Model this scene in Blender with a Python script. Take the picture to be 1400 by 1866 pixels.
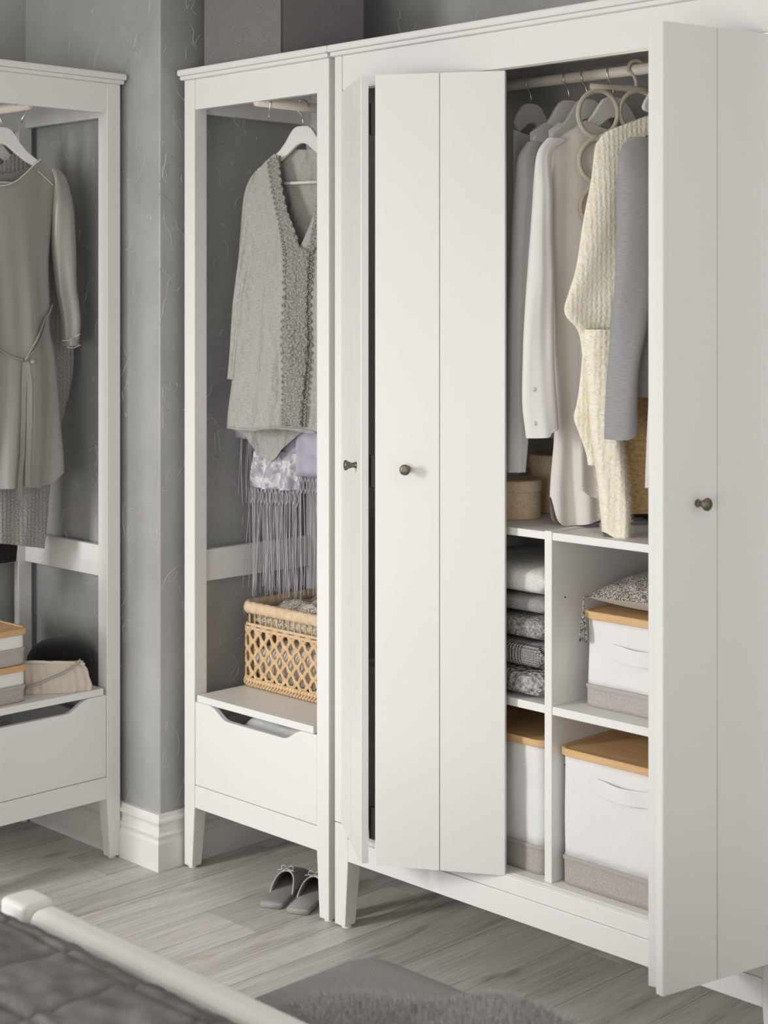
import bpy, math, random
from mathutils import Vector, noise
random.seed(7)
for o in list(bpy.data.objects): bpy.data.objects.remove(o, do_unlink=True)
S = bpy.context.scene
COL = S.collection
R = math.radians

# ------------------------------------------------------------------ camera
FPX, YAW, CAM, HOR = 2967.374, 45.1453, Vector((2.8503, -2.6689, 1.4854)), 557.704
ca = bpy.data.cameras.new('camera'); cam = bpy.data.objects.new('camera', ca); COL.objects.link(cam)
ca.sensor_fit = 'HORIZONTAL'; ca.sensor_width = 36; ca.lens = 36 * FPX / 1400
ca.shift_y = -(933 - HOR) / 1400
cam.location = CAM; cam.rotation_euler = (R(90), 0, R(YAW))
ca.clip_start = .05
ca.dof.use_dof = True; ca.dof.focus_distance = 3.75; ca.dof.aperture_fstop = 6.3
S.camera = cam
# ------------------------------------------------------------------ world, key light, exposure
wd = bpy.data.worlds.new('world'); S.world = wd; wd.use_nodes = True
wd.node_tree.nodes['Background'].inputs[0].default_value = (1.0, .985, .96, 1)
wd.node_tree.nodes['Background'].inputs[1].default_value = 1.02
def area(name, loc, target, sx, sy, power, col, spread=180):
    l = bpy.data.lights.new(name, 'AREA'); l.shape = 'RECTANGLE'; l.size = sx; l.size_y = sy; l.energy = power; l.color = col; l.spread = R(spread)
    o = bpy.data.objects.new(name, l); COL.objects.link(o); o.location = loc
    o.rotation_euler = (Vector(target) - Vector(loc)).to_track_quat('-Z', 'Y').to_euler()
area('window_light', (-1.0, -3.9, 1.65), (.0, -.2, .15), .60, 1.3, 21.5, (1, .995, .985), 85)
area('bed_fill_light', (2.4, -4.4, .95), (-.2, 0, .8), 1.6, 1.2, 36, (1, .97, .93))  # added fill lamp out of view behind the bed, lifts the dim side faces
S.view_settings.view_transform = 'Standard'; S.view_settings.look = 'None'
S.view_settings.exposure = 0.0; S.view_settings.gamma = 1; S.view_settings.use_curve_mapping = False

# ------------------------------------------------------------------ helpers
_a = R(YAW); FW = Vector((-math.sin(_a), math.cos(_a), 0)); RT = Vector((math.cos(_a), math.sin(_a), 0))
def ray(x, y): return FW + RT * ((x - 700) / FPX) + Vector((0, 0, (HOR - y) / FPX))
def Zp(x, y, z=0): d = ray(x, y); return CAM + d * ((z - CAM.z) / d.z)
def Xp(x, y, X): d = ray(x, y); return CAM + d * ((X - CAM.x) / d.x)
def Yp(x, y, Y): d = ray(x, y); return CAM + d * ((Y - CAM.y) / d.y)

class MB:
    def __init__(s): s.v = []; s.f = []; s.uv = None
    def add(s, vs, fs):
        n = len(s.v); s.v += [tuple(p) for p in vs]; s.f += [tuple(i + n for i in f) for f in fs]; return s
    def box(s, x0, x1, y0, y1, z0, z1):
        v = [(x, y, z) for z in (z0, z1) for y in (y0, y1) for x in (x0, x1)]
        return s.add(v, [(0, 2, 3, 1), (4, 5, 7, 6), (0, 1, 5, 4), (2, 6, 7, 3), (0, 4, 6, 2), (1, 3, 7, 5)])
    def rings(s, rs, cap0=True, cap1=True, closed=True):
        n = len(rs[0]); v = [p for r in rs for p in r]; f = []
        for i in range(len(rs) - 1):
            for j in range(n if closed else n - 1):
                k = (j + 1) % n
                f.append((i*n+j, i*n+k, (i+1)*n+k, (i+1)*n+j))
        if cap0: f.append(tuple(range(n))[::-1])
        if cap1: f.append(tuple((len(rs)-1)*n + j for j in range(n)))
        return s.add(v, f)
    def tube(s, pts, r, n=8, cap=True, flat=1.0):
        pts = [Vector(p) for p in pts]; rs = []
        up = Vector((0, 0, 1))
        t0 = (pts[1] - pts[0]).normalized()
        if abs(t0.dot(up)) > .95: up = Vector((1, 0, 0))
        a = t0.cross(up).normalized()
        for i, p in enumerate(pts):
            t = (pts[min(i+1, len(pts)-1)] - pts[max(i-1, 0)]).normalized()
            a = (a - t * a.dot(t)).normalized(); b = t.cross(a)
            rr = r[i] if isinstance(r, (list, tuple)) else r
            rs.append([p + a*(rr*math.cos(2*math.pi*k/n)) + b*(rr*flat*math.sin(2*math.pi*k/n)) for k in range(n)])
        return s.rings(rs, cap, cap)
    def lathe(s, prof, o=(0, 0, 0), ax=(0, 0, 1), n=32, cap=True):
        ax = Vector(ax).normalized(); o = Vector(o)
        u = ax.orthogonal().normalized(); w = ax.cross(u)
        return s.rings([[o + ax*h + u*(r*math.cos(2*math.pi*k/n)) + w*(r*math.sin(2*math.pi*k/n)) for k in range(n)] for r, h in prof], cap, cap)
    def prism(s, poly, fn):            # poly of 2D points, fn(p, side) -> 3D
        n = len(poly); v = [fn(p, 0) for p in poly] + [fn(p, 1) for p in poly]
        return s.add(v, [tuple(range(n))[::-1], tuple(range(n, 2*n))] + [(i, (i+1) % n, n + (i+1) % n, n + i) for i in range(n)])
    def build(s, name, mat, parent=None, bevel=0, smooth=False, seg=2):
        off = Vector((0, 0, 0)); p = parent
        while p is not None: off += p.location; p = p.parent
        me = bpy.data.meshes.new(name)
        me.from_pydata([tuple(Vector(v) - off) for v in s.v], [], s.f); me.update()
        if s.uv:
            ul = me.uv_layers.new(name='UVMap')
            for li, l in enumerate(me.loops): ul.data[li].uv = s.uv[l.vertex_index]
        import bmesh
        bm = bmesh.new(); bm.from_mesh(me); bmesh.ops.recalc_face_normals(bm, faces=bm.faces); bm.to_mesh(me); bm.free()
        if smooth:
            for q in me.polygons: q.use_smooth = True
        me.materials.append(mat)
        o = bpy.data.objects.new(name, me); COL.objects.link(o); o.parent = parent
        if bevel:
            m = o.modifiers.new('bevel', 'BEVEL'); m.width = bevel; m.segments = seg; m.limit_method = 'ANGLE'; m.angle_limit = R(35)
        return o
def tag(o, label=None, cat=None, group=None, kind=None):
    if label: o['label'] = label
    if cat: o['category'] = cat
    if group: o['group'] = group
    if kind: o['kind'] = kind
    return o
def thing(name, loc, label, cat, group=None):
    o = bpy.data.objects.new(name, None); COL.objects.link(o); o.location = loc; o.empty_display_size = .05
    return tag(o, label, cat, group)
def copy_tree(o, parent=None):
    c = o.copy(); COL.objects.link(c); c.parent = parent
    for ch in list(o.children): copy_tree(ch, c)
    return c
def rrect(x0, x1, y0, y1, r, z, n=6, wob=None):
    pts = []
    for cx, cy, a0 in ((x1-r, y0+r, -90), (x1-r, y1-r, 0), (x0+r, y1-r, 90), (x0+r, y0+r, 180)):
        for k in range(n + 1):
            a = R(a0 + 90*k/n); pts.append((cx + r*math.cos(a), cy + r*math.sin(a), z))
    return pts
def interp(tab, x):
    if x <= tab[0][0]: return tab[0][1]
    for (a, va), (b, vb) in zip(tab, tab[1:]):
        if x <= b: t = (x-a)/(b-a); return va + (vb-va)*t
    return tab[-1][1]
def sinterp(tab, x):
    if x <= tab[0][0]: return tab[0][1]
    if x >= tab[-1][0]: return tab[-1][1]
    for i in range(len(tab) - 1):
        a, va = tab[i]; b, vb = tab[i+1]
        if x <= b:
            h = b - a; t = (x-a)/h
            sl = lambda j: (tab[j+1][1]-tab[j-1][1])/(tab[j+1][0]-tab[j-1][0]) if 0 < j < len(tab)-1 else (vb-va)/h
            m0, m1 = sl(i)*h, sl(i+1)*h
            return va*(2*t**3-3*t*t+1) + m0*(t**3-2*t*t+t) + vb*(-2*t**3+3*t*t) + m1*(t**3-t*t)

# ------------------------------------------------------------------ materials
def mk(name, col, rough=.5, metal=0, spec=.5, col2=None, cscale=(8, 8, 8), cmix=(.4, .6), coord='Object', bump=None, sheen=0, rnd=0, trans=0, detail=6):
    m = bpy.data.materials.new(name); m.use_nodes = True; nt = m.node_tree; N = nt.nodes; L = nt.links
    b = N['Principled BSDF']; b.inputs['Roughness'].default_value = rough; b.inputs['Metallic'].default_value = metal
    b.inputs['Specular IOR Level'].default_value = spec
    b.inputs['Base Color'].default_value = (*col, 1)
    if sheen: b.inputs['Sheen Weight'].default_value = sheen
    if trans: b.inputs['Transmission Weight'].default_value = trans
    tc = N.new('ShaderNodeTexCoord')
    def mapped(sc):
        mp = N.new('ShaderNodeMapping'); mp.inputs['Scale'].default_value = sc; L.new(tc.outputs[coord], mp.inputs[0])
        if rnd:
            oi = N.new('ShaderNodeObjectInfo'); ml = N.new('ShaderNodeMath'); ml.operation = 'MULTIPLY'; ml.inputs[1].default_value = 37.0
            L.new(oi.outputs['Random'], ml.inputs[0]); cb = N.new('ShaderNodeCombineXYZ')
            for i in range(3): L.new(ml.outputs[0], cb.inputs[i])
            L.new(cb.outputs[0], mp.inputs['Location'])
        return mp
    if col2:
        nz = N.new('ShaderNodeTexNoise'); nz.inputs['Scale'].default_value = 1; nz.inputs['Detail'].default_value = detail
        nz.inputs['Roughness'].default_value = .65
        L.new(mapped(cscale).outputs[0], nz.inputs['Vector'])
        rp = N.new('ShaderNodeValToRGB'); rp.color_ramp.elements[0].color = (*col, 1); rp.color_ramp.elements[1].color = (*col2, 1)
        rp.color_ramp.elements[0].position, rp.color_ramp.elements[1].position = cmix
        L.new(nz.outputs['Fac'], rp.inputs[0]); L.new(rp.outputs[0], b.inputs['Base Color'])
    if bump:
        prev = None
        for kind, sc, st, dist in bump:
            if kind == 'noise':
                t = N.new('ShaderNodeTexNoise'); t.inputs['Scale'].default_value = 1; t.inputs['Detail'].default_value = 5; out = t.outputs['Fac']
            elif kind == 'vor':
                t = N.new('ShaderNodeTexVoronoi'); t.inputs['Scale'].default_value = 1; out = t.outputs['Distance']
            elif kind in ('waveX', 'waveY', 'waveZ'):
                t = N.new('ShaderNodeTexWave'); t.bands_direction = kind[-1]; t.inputs['Scale'].default_value = 1; t.inputs['Distortion'].default_value = 1.2
                t.inputs['Detail Scale'].default_value = .6; out = t.outputs['Fac']
            elif kind == 'check':
                t = N.new('ShaderNodeTexChecker'); t.inputs['Scale'].default_value = 1; out = t.outputs['Fac']
            L.new(mapped(sc).outputs[0], t.inputs['Vector'])
            bp = N.new('ShaderNodeBump'); bp.inputs['Strength'].default_value = st; bp.inputs['Distance'].default_value = dist
            L.new(out, bp.inputs['Height'])
            if prev: L.new(prev.outputs[0], bp.inputs['Normal'])
            prev = bp
        L.new(prev.outputs[0], b.inputs['Normal'])
    return m
WHITE = mk('white_lacquer', (.82, .815, .80), .42, spec=.35)
WHITE2 = mk('white_baseboard', (.80, .79, .77), .4, spec=.35)
CEIL = mk('ceiling_paint', (.82, .81, .79), .8)
INNER = mk('white_board', (.82, .81, .79), .5, spec=.3)
BACKP = mk('grey_back_panel', (.60, .59, .57), .6, spec=.2, bump=[('waveZ', (1, 1, 60), .15, .001)])
BRONZE = mk('dark_bronze', (.12, .10, .085), .42, metal=.85, col2=(.26, .23, .19), cscale=(160, 160, 160))
RODM = mk('warm_white_rod', (.80, .73, .64), .4, spec=.35)
STEEL = mk('steel', (.62, .58, .52), .25, metal=1)
DARKM = mk('dark_metal', (.04, .037, .033), .4, metal=.6)
HANGW = mk('white_hanger', (.74, .73, .70), .4, spec=.35)
BAMBOO = mk('bamboo', (.58, .35, .155), .38, col2=(.76, .51, .26), cscale=(3, 90, 40), cmix=(.3, .7), spec=.4)
CANVAS = mk('white_canvas', (.80, .80, .79), .85, spec=.15, bump=[('noise', (9, 9, 9), .35, .02), ('noise', (700, 700, 700), .25, .001)])
GREYC = mk('grey_canvas', (.40, .37, .345), .85, spec=.15, col2=(.48, .45, .425), cscale=(260, 260, 260), bump=[('noise', (12, 12, 12), .3, .015)])
STRAW = mk('woven_straw', (.74, .55, .36), .75, col2=(.88, .71, .51), cscale=(240, 240, 160), spec=.2, bump=[('check', (330, 330, 330), .35, .002)])
RATTAN = mk('rattan', (.60, .39, .19), .5, col2=(.80, .60, .36), cscale=(50, 50, 50), cmix=(.3, .7), spec=.35)
RATPALE = mk('rattan_pale', (.66, .47, .28), .55, col2=(.82, .66, .46), cscale=(60, 60, 60), cmix=(.3, .7), spec=.3)
LACEC = mk('lace_cloth', (.16, .14, .11), .9, col2=(.66, .60, .50), cscale=(180, 180, 180), cmix=(.42, .5), spec=.1)
BOXFAB = mk('grey_fabric', (.17, .165, .163), .9, col2=(.26, .255, .253), cscale=(420, 420, 420), spec=.15)
SATIN = mk('grey_satin', (.275, .258, .236), .32, spec=.5, sheen=.15)
PIPING = mk('pale_piping', (.62, .59, .55), .5)
KNITG = mk('grey_knit', (.13, .125, .12), .95, col2=(.50, .485, .465), cscale=(330, 330, 330), cmix=(.36, .64), coord='UV', spec=.1, bump=[('waveX', (26, 0, 0), .4, .004), ('noise', (300, 300, 300), .4, .003)])
BLACKK = mk('black_knit', (.018, .017, .016), .95, col2=(.05, .047, .044), cscale=(300, 300, 300), spec=.1)
LINEN = mk('grey_linen', (.385, .372, .345), .9, col2=(.49, .475, .447), cscale=(60, 520, 60), coord='UV', spec=.12, bump=[('noise', (22, 9, 1), .9, .03), ('noise', (500, 500, 500), .2, .001)])
LINEND = mk('linen_hem', (.43, .415, .39), .9, spec=.1, bump=[('noise', (260, 260, 260), .6, .003)])
LACET = mk('grey_lace', (.20, .192, .178), .9, col2=(.44, .428, .40), cscale=(210, 210, 210), coord='UV', cmix=(.38, .6), spec=.12, bump=[('vor', (150, 150, 150), .9, .006)])
LILAC = mk('lilac_silk', (.40, .37, .47), .5, col2=(.50, .47, .56), cscale=(14, 14, 14), coord='UV', spec=.35, sheen=.2)
LILACV = mk('lilac_velvet', (.42, .39, .45), .6, col2=(.74, .71, .74), cscale=(50, 38, 50), coord='UV', cmix=(.47, .56), spec=.3, sheen=.4)
FRINGE = mk('lilac_fringe', (.50, .48, .53), .55, spec=.35)
SHIRTW = mk('pale_shirt', (.76, .715, .68), .8, spec=.15, bump=[('noise', (14, 7, 1), .35, .012)])
SHIRTB = mk('white_shirt', (.76, .75, .735), .8, spec=.15, bump=[('noise', (14, 7, 1), .35, .012)])
SHIRTG = mk('grey_shirt', (.55, .545, .545), .8, spec=.15, bump=[('noise', (16, 8, 1), .5, .015)])
BUTTON = mk('shell_button', (.75, .73, .70), .3)
CREAM = mk('cream_knit', (.88, .81, .645), .95, col2=(.93, .885, .77), cscale=(70, 70, 70), coord='UV', spec=.1, sheen=.3, bump=[('waveX', (30, 0, 0), .25, .003), ('vor', (170, 150, 150), .45, .003)])
CREAM2 = mk('cream_hanger', (.70, .64, .52), .8, spec=.2, bump=[('waveZ', (90, 90, 160), .7, .002)])
BLAZER = mk('grey_melange', (.30, .297, .30), .9, col2=(.38, .377, .38), cscale=(90, 900, 90), coord='UV', spec=.12)
MUSTARD = mk('mustard_knit', (.56, .37, .16), .9, col2=(.74, .54, .29), cscale=(90, 160, 90), coord='UV', spec=.15, bump=[('check', (170, 170, 170), .5, .003)])
DARKF = mk('dark_felt', (.10, .092, .088), .9, spec=.1)
GLASS = mk('clear_glass', (.9, .9, .9), .05, trans=.9)
HATF = mk('black_felt', (.014, .012, .011), .95, spec=.12, sheen=.25, bump=[('noise', (120, 120, 120), .3, .003)])
CLUTCH = mk('beige_satin', (.68, .60, .50), .45, spec=.4, bump=[('noise', (22, 22, 14), .6, .012)])
CLFR = mk('cream_frame', (.78, .72, .60), .35)
TAUPE = mk('grey_strap', (.42, .395, .365), .6)
SLIP = mk('grey_slipper', (.36, .345, .33), .55, spec=.35)
BEAD = mk('beaded_fabric', (.10, .085, .07), .5, col2=(.62, .58, .52), cscale=(330, 330, 330), cmix=(.44, .56), spec=.5, bump=[('vor', (30, 30, 30), .9, .012), ('vor', (300, 300, 300), .7, .004)])
VELVB = mk('beige_velvet', (.50, .43, .36), .7, spec=.2, sheen=.4)
BEDW = mk('bed_white', (.86, .85, .83), .4, spec=.35)
QUILT = mk('grey_bedspread', (.165, .157, .148), .8, spec=.25, col2=(.225, .215, .204), cscale=(9, 9, 9), bump=[('noise', (14, 14, 14), .35, .02), ('noise', (90, 90, 90), .15, .004)])
BENCHF = mk('grey_upholstery', (.30, .29, .28), .95, spec=.1, col2=(.34, .33, .32), cscale=(300, 300, 300))
FURM = mk('grey_fur', (.25, .24, .23), .8, spec=.15, sheen=.2)
FURH = mk('grey_fur_hair', (.48, .465, .45), .7, spec=.2)
CRH = mk('cream_hair', (.85, .80, .69), .8, spec=.1)
GROUT = mk('floor_joint', (.05, .047, .043), .8)
SWEAT = [mk('folded_ivory', (.68, .665, .63), .95, col2=(.78, .765, .735), cscale=(120, 120, 200), spec=.1, bump=[('waveX', (70, 0, 0), .3, .003)]),
         mk('folded_grey', (.27, .265, .26), .95, col2=(.38, .375, .37), cscale=(260, 260, 260), spec=.1),
         mk('folded_marl', (.13, .125, .12), .95, col2=(.46, .445, .43), cscale=(150, 150, 150), cmix=(.36, .62), spec=.1, bump=[('noise', (150, 150, 150), .7, .006)]),
         mk('folded_rib', (.40, .39, .38), .95, col2=(.56, .55, .54), cscale=(200, 200, 200), spec=.1, bump=[('waveX', (38, 0, 0), .9, .008), ('waveZ', (0, 0, 60), .6, .005)]),
         mk('folded_chunky', (.15, .145, .14), .95, col2=(.56, .545, .53), cscale=(110, 110, 110), cmix=(.36, .6), spec=.1, bump=[('vor', (90, 90, 90), .9, .008)])]
def plaster():
    m = bpy.data.materials.new('grey_plaster'); m.use_nodes = True; nt = m.node_tree; N = nt.nodes; L = nt.links
    b = N['Principled BSDF']; b.inputs['Roughness'].default_value = .42; b.inputs['Specular IOR Level'].default_value = .4
    tc = N.new('ShaderNodeTexCoord')
    def tex(t, sc, **k):
        n = N.new(t); n.inputs['Scale'].default_value = sc
        for a, v in k.items(): n.inputs[a].default_value = v
        return n
    def math_(op, a, bb):
        n = N.new('ShaderNodeMath'); n.operation = op; n.use_clamp = op in ('SUBTRACT', 'MULTIPLY')
        for i, x in enumerate((a, bb)):
            if isinstance(x, (int, float)): n.inputs[i].default_value = x
            else: L.new(x, n.inputs[i])
        return n.outputs[0]
    n1 = tex('ShaderNodeTexNoise', 3.2, Detail=3); L.new(tc.outputs['Object'], n1.inputs['Vector'])
    mx = N.new('ShaderNodeMix'); mx.data_type = 'RGBA'; mx.blend_type = 'LINEAR_LIGHT'; mx.inputs[0].default_value = .10
    L.new(tc.outputs['Object'], mx.inputs[6]); L.new(n1.outputs['Color'], mx.inputs[7])
    lines = []
    for sc, th, w, ms in ((6.5, .010, .61, 2.3), (14, .016, .62, 3.4)):
        v = tex('ShaderNodeTexVoronoi', sc); v.feature = 'DISTANCE_TO_EDGE'; L.new(mx.outputs[2], v.inputs['Vector'])
        mr = N.new('ShaderNodeMapRange'); mr.inputs[1].default_value = 0; mr.inputs[2].default_value = th; mr.inputs[3].default_value = 1; mr.inputs[4].default_value = 0
        L.new(v.outputs['Distance'], mr.inputs[0])
        ns = tex('ShaderNodeTexNoise', ms, Detail=3); L.new(tc.outputs['Object'], ns.inputs['Vector'])
        mm = N.new('ShaderNodeMapRange'); mm.inputs[1].default_value = w; mm.inputs[2].default_value = w + .07
        L.new(ns.outputs['Fac'], mm.inputs[0])
        lines.append(math_('MULTIPLY', mr.outputs[0], mm.outputs[0]))
    ln = math_('MAXIMUM', lines[0], lines[1])
    n2 = tex('ShaderNodeTexNoise', 5, Detail=5); L.new(tc.outputs['Object'], n2.inputs['Vector'])
    rp = N.new('ShaderNodeValToRGB'); rp.color_ramp.elements[0].position = .35; rp.color_ramp.elements[1].position = .68
    rp.color_ramp.elements[0].color = (.37, .37, .362, 1); rp.color_ramp.elements[1].color = (.44, .44, .43, 1)
    L.new(n2.outputs['Fac'], rp.inputs[0])
    cm = N.new('ShaderNodeMix'); cm.data_type = 'RGBA'; cm.inputs[7].default_value = (.60, .60, .58, 1)
    L.new(math_('MULTIPLY', ln, .8), cm.inputs[0]); L.new(rp.outputs[0], cm.inputs[6]); L.new(cm.outputs[2], b.inputs['Base Color'])
    b1 = N.new('ShaderNodeBump'); b1.inputs['Strength'].default_value = .6; b1.inputs['Distance'].default_value = .004; L.new(ln, b1.inputs['Height'])
    b2 = N.new('ShaderNodeBump'); b2.inputs['Strength'].default_value = .25; b2.inputs['Distance'].default_value = .02; L.new(n2.outputs['Fac'], b2.inputs['Height'])
    L.new(b1.outputs[0], b2.inputs['Normal']); L.new(b2.outputs[0], b.inputs['Normal'])
    return m
PLASTER = plaster()
RIDGE = mk('plaster_ridge', (.50, .50, .49), .35, spec=.6)
def plank_mat():
    m = bpy.data.materials.new('grey_oak'); m.use_nodes = True; nt = m.node_tree; N = nt.nodes; L = nt.links
    b = N['Principled BSDF']; b.inputs['Roughness'].default_value = .42; b.inputs['Specular IOR Level'].default_value = .4
    tc = N.new('ShaderNodeTexCoord'); oi = N.new('ShaderNodeObjectInfo')
    ml = N.new('ShaderNodeVectorMath'); ml.operation = 'SCALE'; ml.inputs[0].default_value = (13, 29, 17); L.new(oi.outputs['Random'], ml.inputs['Scale'])
    ad = N.new('ShaderNodeVectorMath'); L.new(tc.outputs['Object'], ad.inputs[0]); L.new(ml.outputs[0], ad.inputs[1])
    def nz(sc, d, dist=0):
        mp = N.new('ShaderNodeMapping'); mp.inputs['Scale'].default_value = sc; L.new(ad.outputs[0], mp.inputs[0])
        t = N.new('ShaderNodeTexNoise'); t.inputs['Scale'].default_value = 1; t.inputs['Detail'].default_value = d; t.inputs['Roughness'].default_value = .7
        t.inputs['Distortion'].default_value = dist; L.new(mp.outputs[0], t.inputs['Vector']); return t
    g1 = nz((16, 1.5, 1), 7, .8); g2 = nz((110, 3.5, 1), 6, .4)
    r1 = N.new('ShaderNodeValToRGB'); e = r1.color_ramp.elements
    e[0].position = .28; e[0].color = (.30, .275, .245, 1); e[1].position = .66; e[1].color = (.68, .655, .615, 1)
    e2 = e.new(.45); e2.color = (.58, .555, .515, 1)
    L.new(g1.outputs['Fac'], r1.inputs[0])
    r2 = N.new('ShaderNodeValToRGB'); r2.color_ramp.elements[0].position = .3; r2.color_ramp.elements[0].color = (.66, .64, .61, 1); r2.color_ramp.elements[1].position = .58
    L.new(g2.outputs['Fac'], r2.inputs[0])
    mx = N.new('ShaderNodeMix'); mx.data_type = 'RGBA'; mx.blend_type = 'MULTIPLY'; mx.inputs[0].default_value = .75
    L.new(r1.outputs[0], mx.inputs[6]); L.new(r2.outputs[0], mx.inputs[7])
    vk = N.new('ShaderNodeTexVoronoi'); mpk = N.new('ShaderNodeMapping'); mpk.inputs['Scale'].default_value = (7.5, 3.0, 1); L.new(ad.outputs[0], mpk.inputs[0])
    vk.inputs['Scale'].default_value = 1; vk.inputs['Randomness'].default_value = 1; L.new(mpk.outputs[0], vk.inputs['Vector'])
    rk = N.new('ShaderNodeValToRGB'); rk.color_ramp.elements[0].position = .03; rk.color_ramp.elements[0].color = (.5, .46, .42, 1); rk.color_ramp.elements[1].position = .16
    L.new(vk.outputs['Distance'], rk.inputs[0])
    mk2 = N.new('ShaderNodeMix'); mk2.data_type = 'RGBA'; mk2.blend_type = 'MULTIPLY'; mk2.inputs[0].default_value = .8
    L.new(mx.outputs[2], mk2.inputs[6]); L.new(rk.outputs[0], mk2.inputs[7])
    hv = N.new('ShaderNodeHueSaturation'); mr = N.new('ShaderNodeMapRange'); mr.inputs[3].default_value = .86; mr.inputs[4].default_value = 1.12
    L.new(oi.outputs['Random'], mr.inputs[0]); L.new(mr.outputs[0], hv.inputs['Value']); L.new(mk2.outputs[2], hv.inputs['Color']); L.new(hv.outputs[0], b.inputs['Base Color'])
    bp = N.new('ShaderNodeBump'); bp.inputs['Strength'].default_value = .25; bp.inputs['Distance'].default_value = .002; L.new(g2.outputs['Fac'], bp.inputs['Height']); L.new(bp.outputs[0], b.inputs['Normal'])
    return m
OAK = plank_mat()

# ------------------------------------------------------------------ the room
XC, YC, XW, YW = -.6132, -.0574, -1.2578, .53      # chimney breast corner, left wall, back wall
def struct(o): o['kind'] = 'structure'; return o
floor = struct(MB().box(-1.6, 4.2, -4.6, .9, -.05, -.004).build('floor', GROUT))
PWD, PLN = .19, 1.285
pm = None
x = -1.62; row = 0
while x < 4.0:
    y = -4.5 + (row * .437) % PLN - PLN
    while y < .55:
        if pm is None:
            po = MB().box(0, PWD - .0012, 0, PLN - .0012, -.012, 0).build('plank', OAK, floor); pm = po.data
        else:
            po = bpy.data.objects.new('plank', pm); COL.objects.link(po); po.parent = floor
        po.location = (x, y, 0); y += PLN
    x += PWD; row += 1
struct(MB().box(XW - .1, XW, -3.2, YC, 0, 2.55).build('wall_left', PLASTER))
wall_c = struct(MB().box(XW - .1, XC, YC, .62, 0, 2.55).build('wall_chimney', PLASTER, bevel=.004))
wall_b = struct(MB().box(XC, 4.0, YW, YW + .1, 0, 2.55).build('wall_back', PLASTER))
struct(MB().box(-1.4, 4.2, -4.6, .62, 2.55, 2.6).build('ceiling', CEIL))
def ridges(wall, origin, e, n, u0, u1, z0, z1, count, seed):
    rn = random.Random(seed); mb = MB(); o = Vector(origin); e = Vector(e); n = Vector(n)
    for _ in range(count):
        u, z = rn.uniform(u0, u1), rn.uniform(z0, z1); a = rn.uniform(0, math.pi*2) if rn.random() < .5 else math.pi/2 + rn.gauss(0, .5)
        L_ = rn.choice((.012, .02, .03, .05, .08, .12)); k = max(3, int(L_/.006)); cv = rn.gauss(0, .12); r = rn.uniform(.0009, .0024)
        for br in range(rn.choice((1, 1, 1, 2, 3))):
            uu, zz, aa = u, z, a + br*rn.uniform(.4, 1.3); pts = []; rs = []
            for j in range(k + 1):
                pts.append(o + e*uu + n*(.0001) + Vector((0, 0, zz))); t = j/k; rs.append(max(.00015, r*math.sin(math.pi*(.12 + .80*t))))
                aa += cv + rn.gauss(0, .25); uu = min(max(uu + .006*math.cos(aa), u0), u1); zz += .006*math.sin(aa)
            mb.tube(pts, rs, 6)
    return tag(mb.build('plaster_ridges', RIDGE, wall, smooth=True), kind='stuff')
ridges(wall_c, (XC, YC, 0), (-1, 0, 0), (0, -1, 0), .01, .64, .16, 2.5, 170, 1)
ridges(wall_c, (XC, YC, 0), (0, 1, 0), (1, 0, 0), .01, .57, .16, 2.5, 240, 2)
ridges(wall_b, (XC, YW, 0), (1, 0, 0), (0, -1, 0), .3, 1.8, 1.9, 2.5, 60, 3)
BBH, PB = .145, [(0, 0), (.021, 0), (.021, .072), (.0165, .080), (.0185, .086), (.0205, .092), (.014, .099), (.012, .112), (.014, .120), (.019, .124), (.019, .130), (.013, .137), (.011, .145), (0, .145)]
def base(name, path):     # path of 2D points; offset to the room side (right-hand of travel)
    mb = MB(); rs = []
    for i, p in enumerate(path):
        p = Vector(p); ds = []
        if i > 0: ds.append((p - Vector(path[i-1])).normalized())
        if i < len(path)-1: ds.append((Vector(path[i+1]) - p).normalized())
        nn = [Vector((d.y, -d.x)) for d in ds]
        n = nn[0] if len(nn) == 1 else (nn[0] + nn[1]) / (1 + nn[0].dot(nn[1]))
        rs.append([(p.x + n.x*o, p.y + n.y*o, h) for o, h in PB])
    mb.rings(rs); return struct(mb.build(name, WHITE2))
base('baseboard_chimney', [(XW, YC), (XC, YC), (XC, YW - .021)])
base('baseboard_left', [(XW, -3.2), (XW, YC - .021)])
base('baseboard_back', [(XC + .0, YW), (4.0, YW)])

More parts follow.
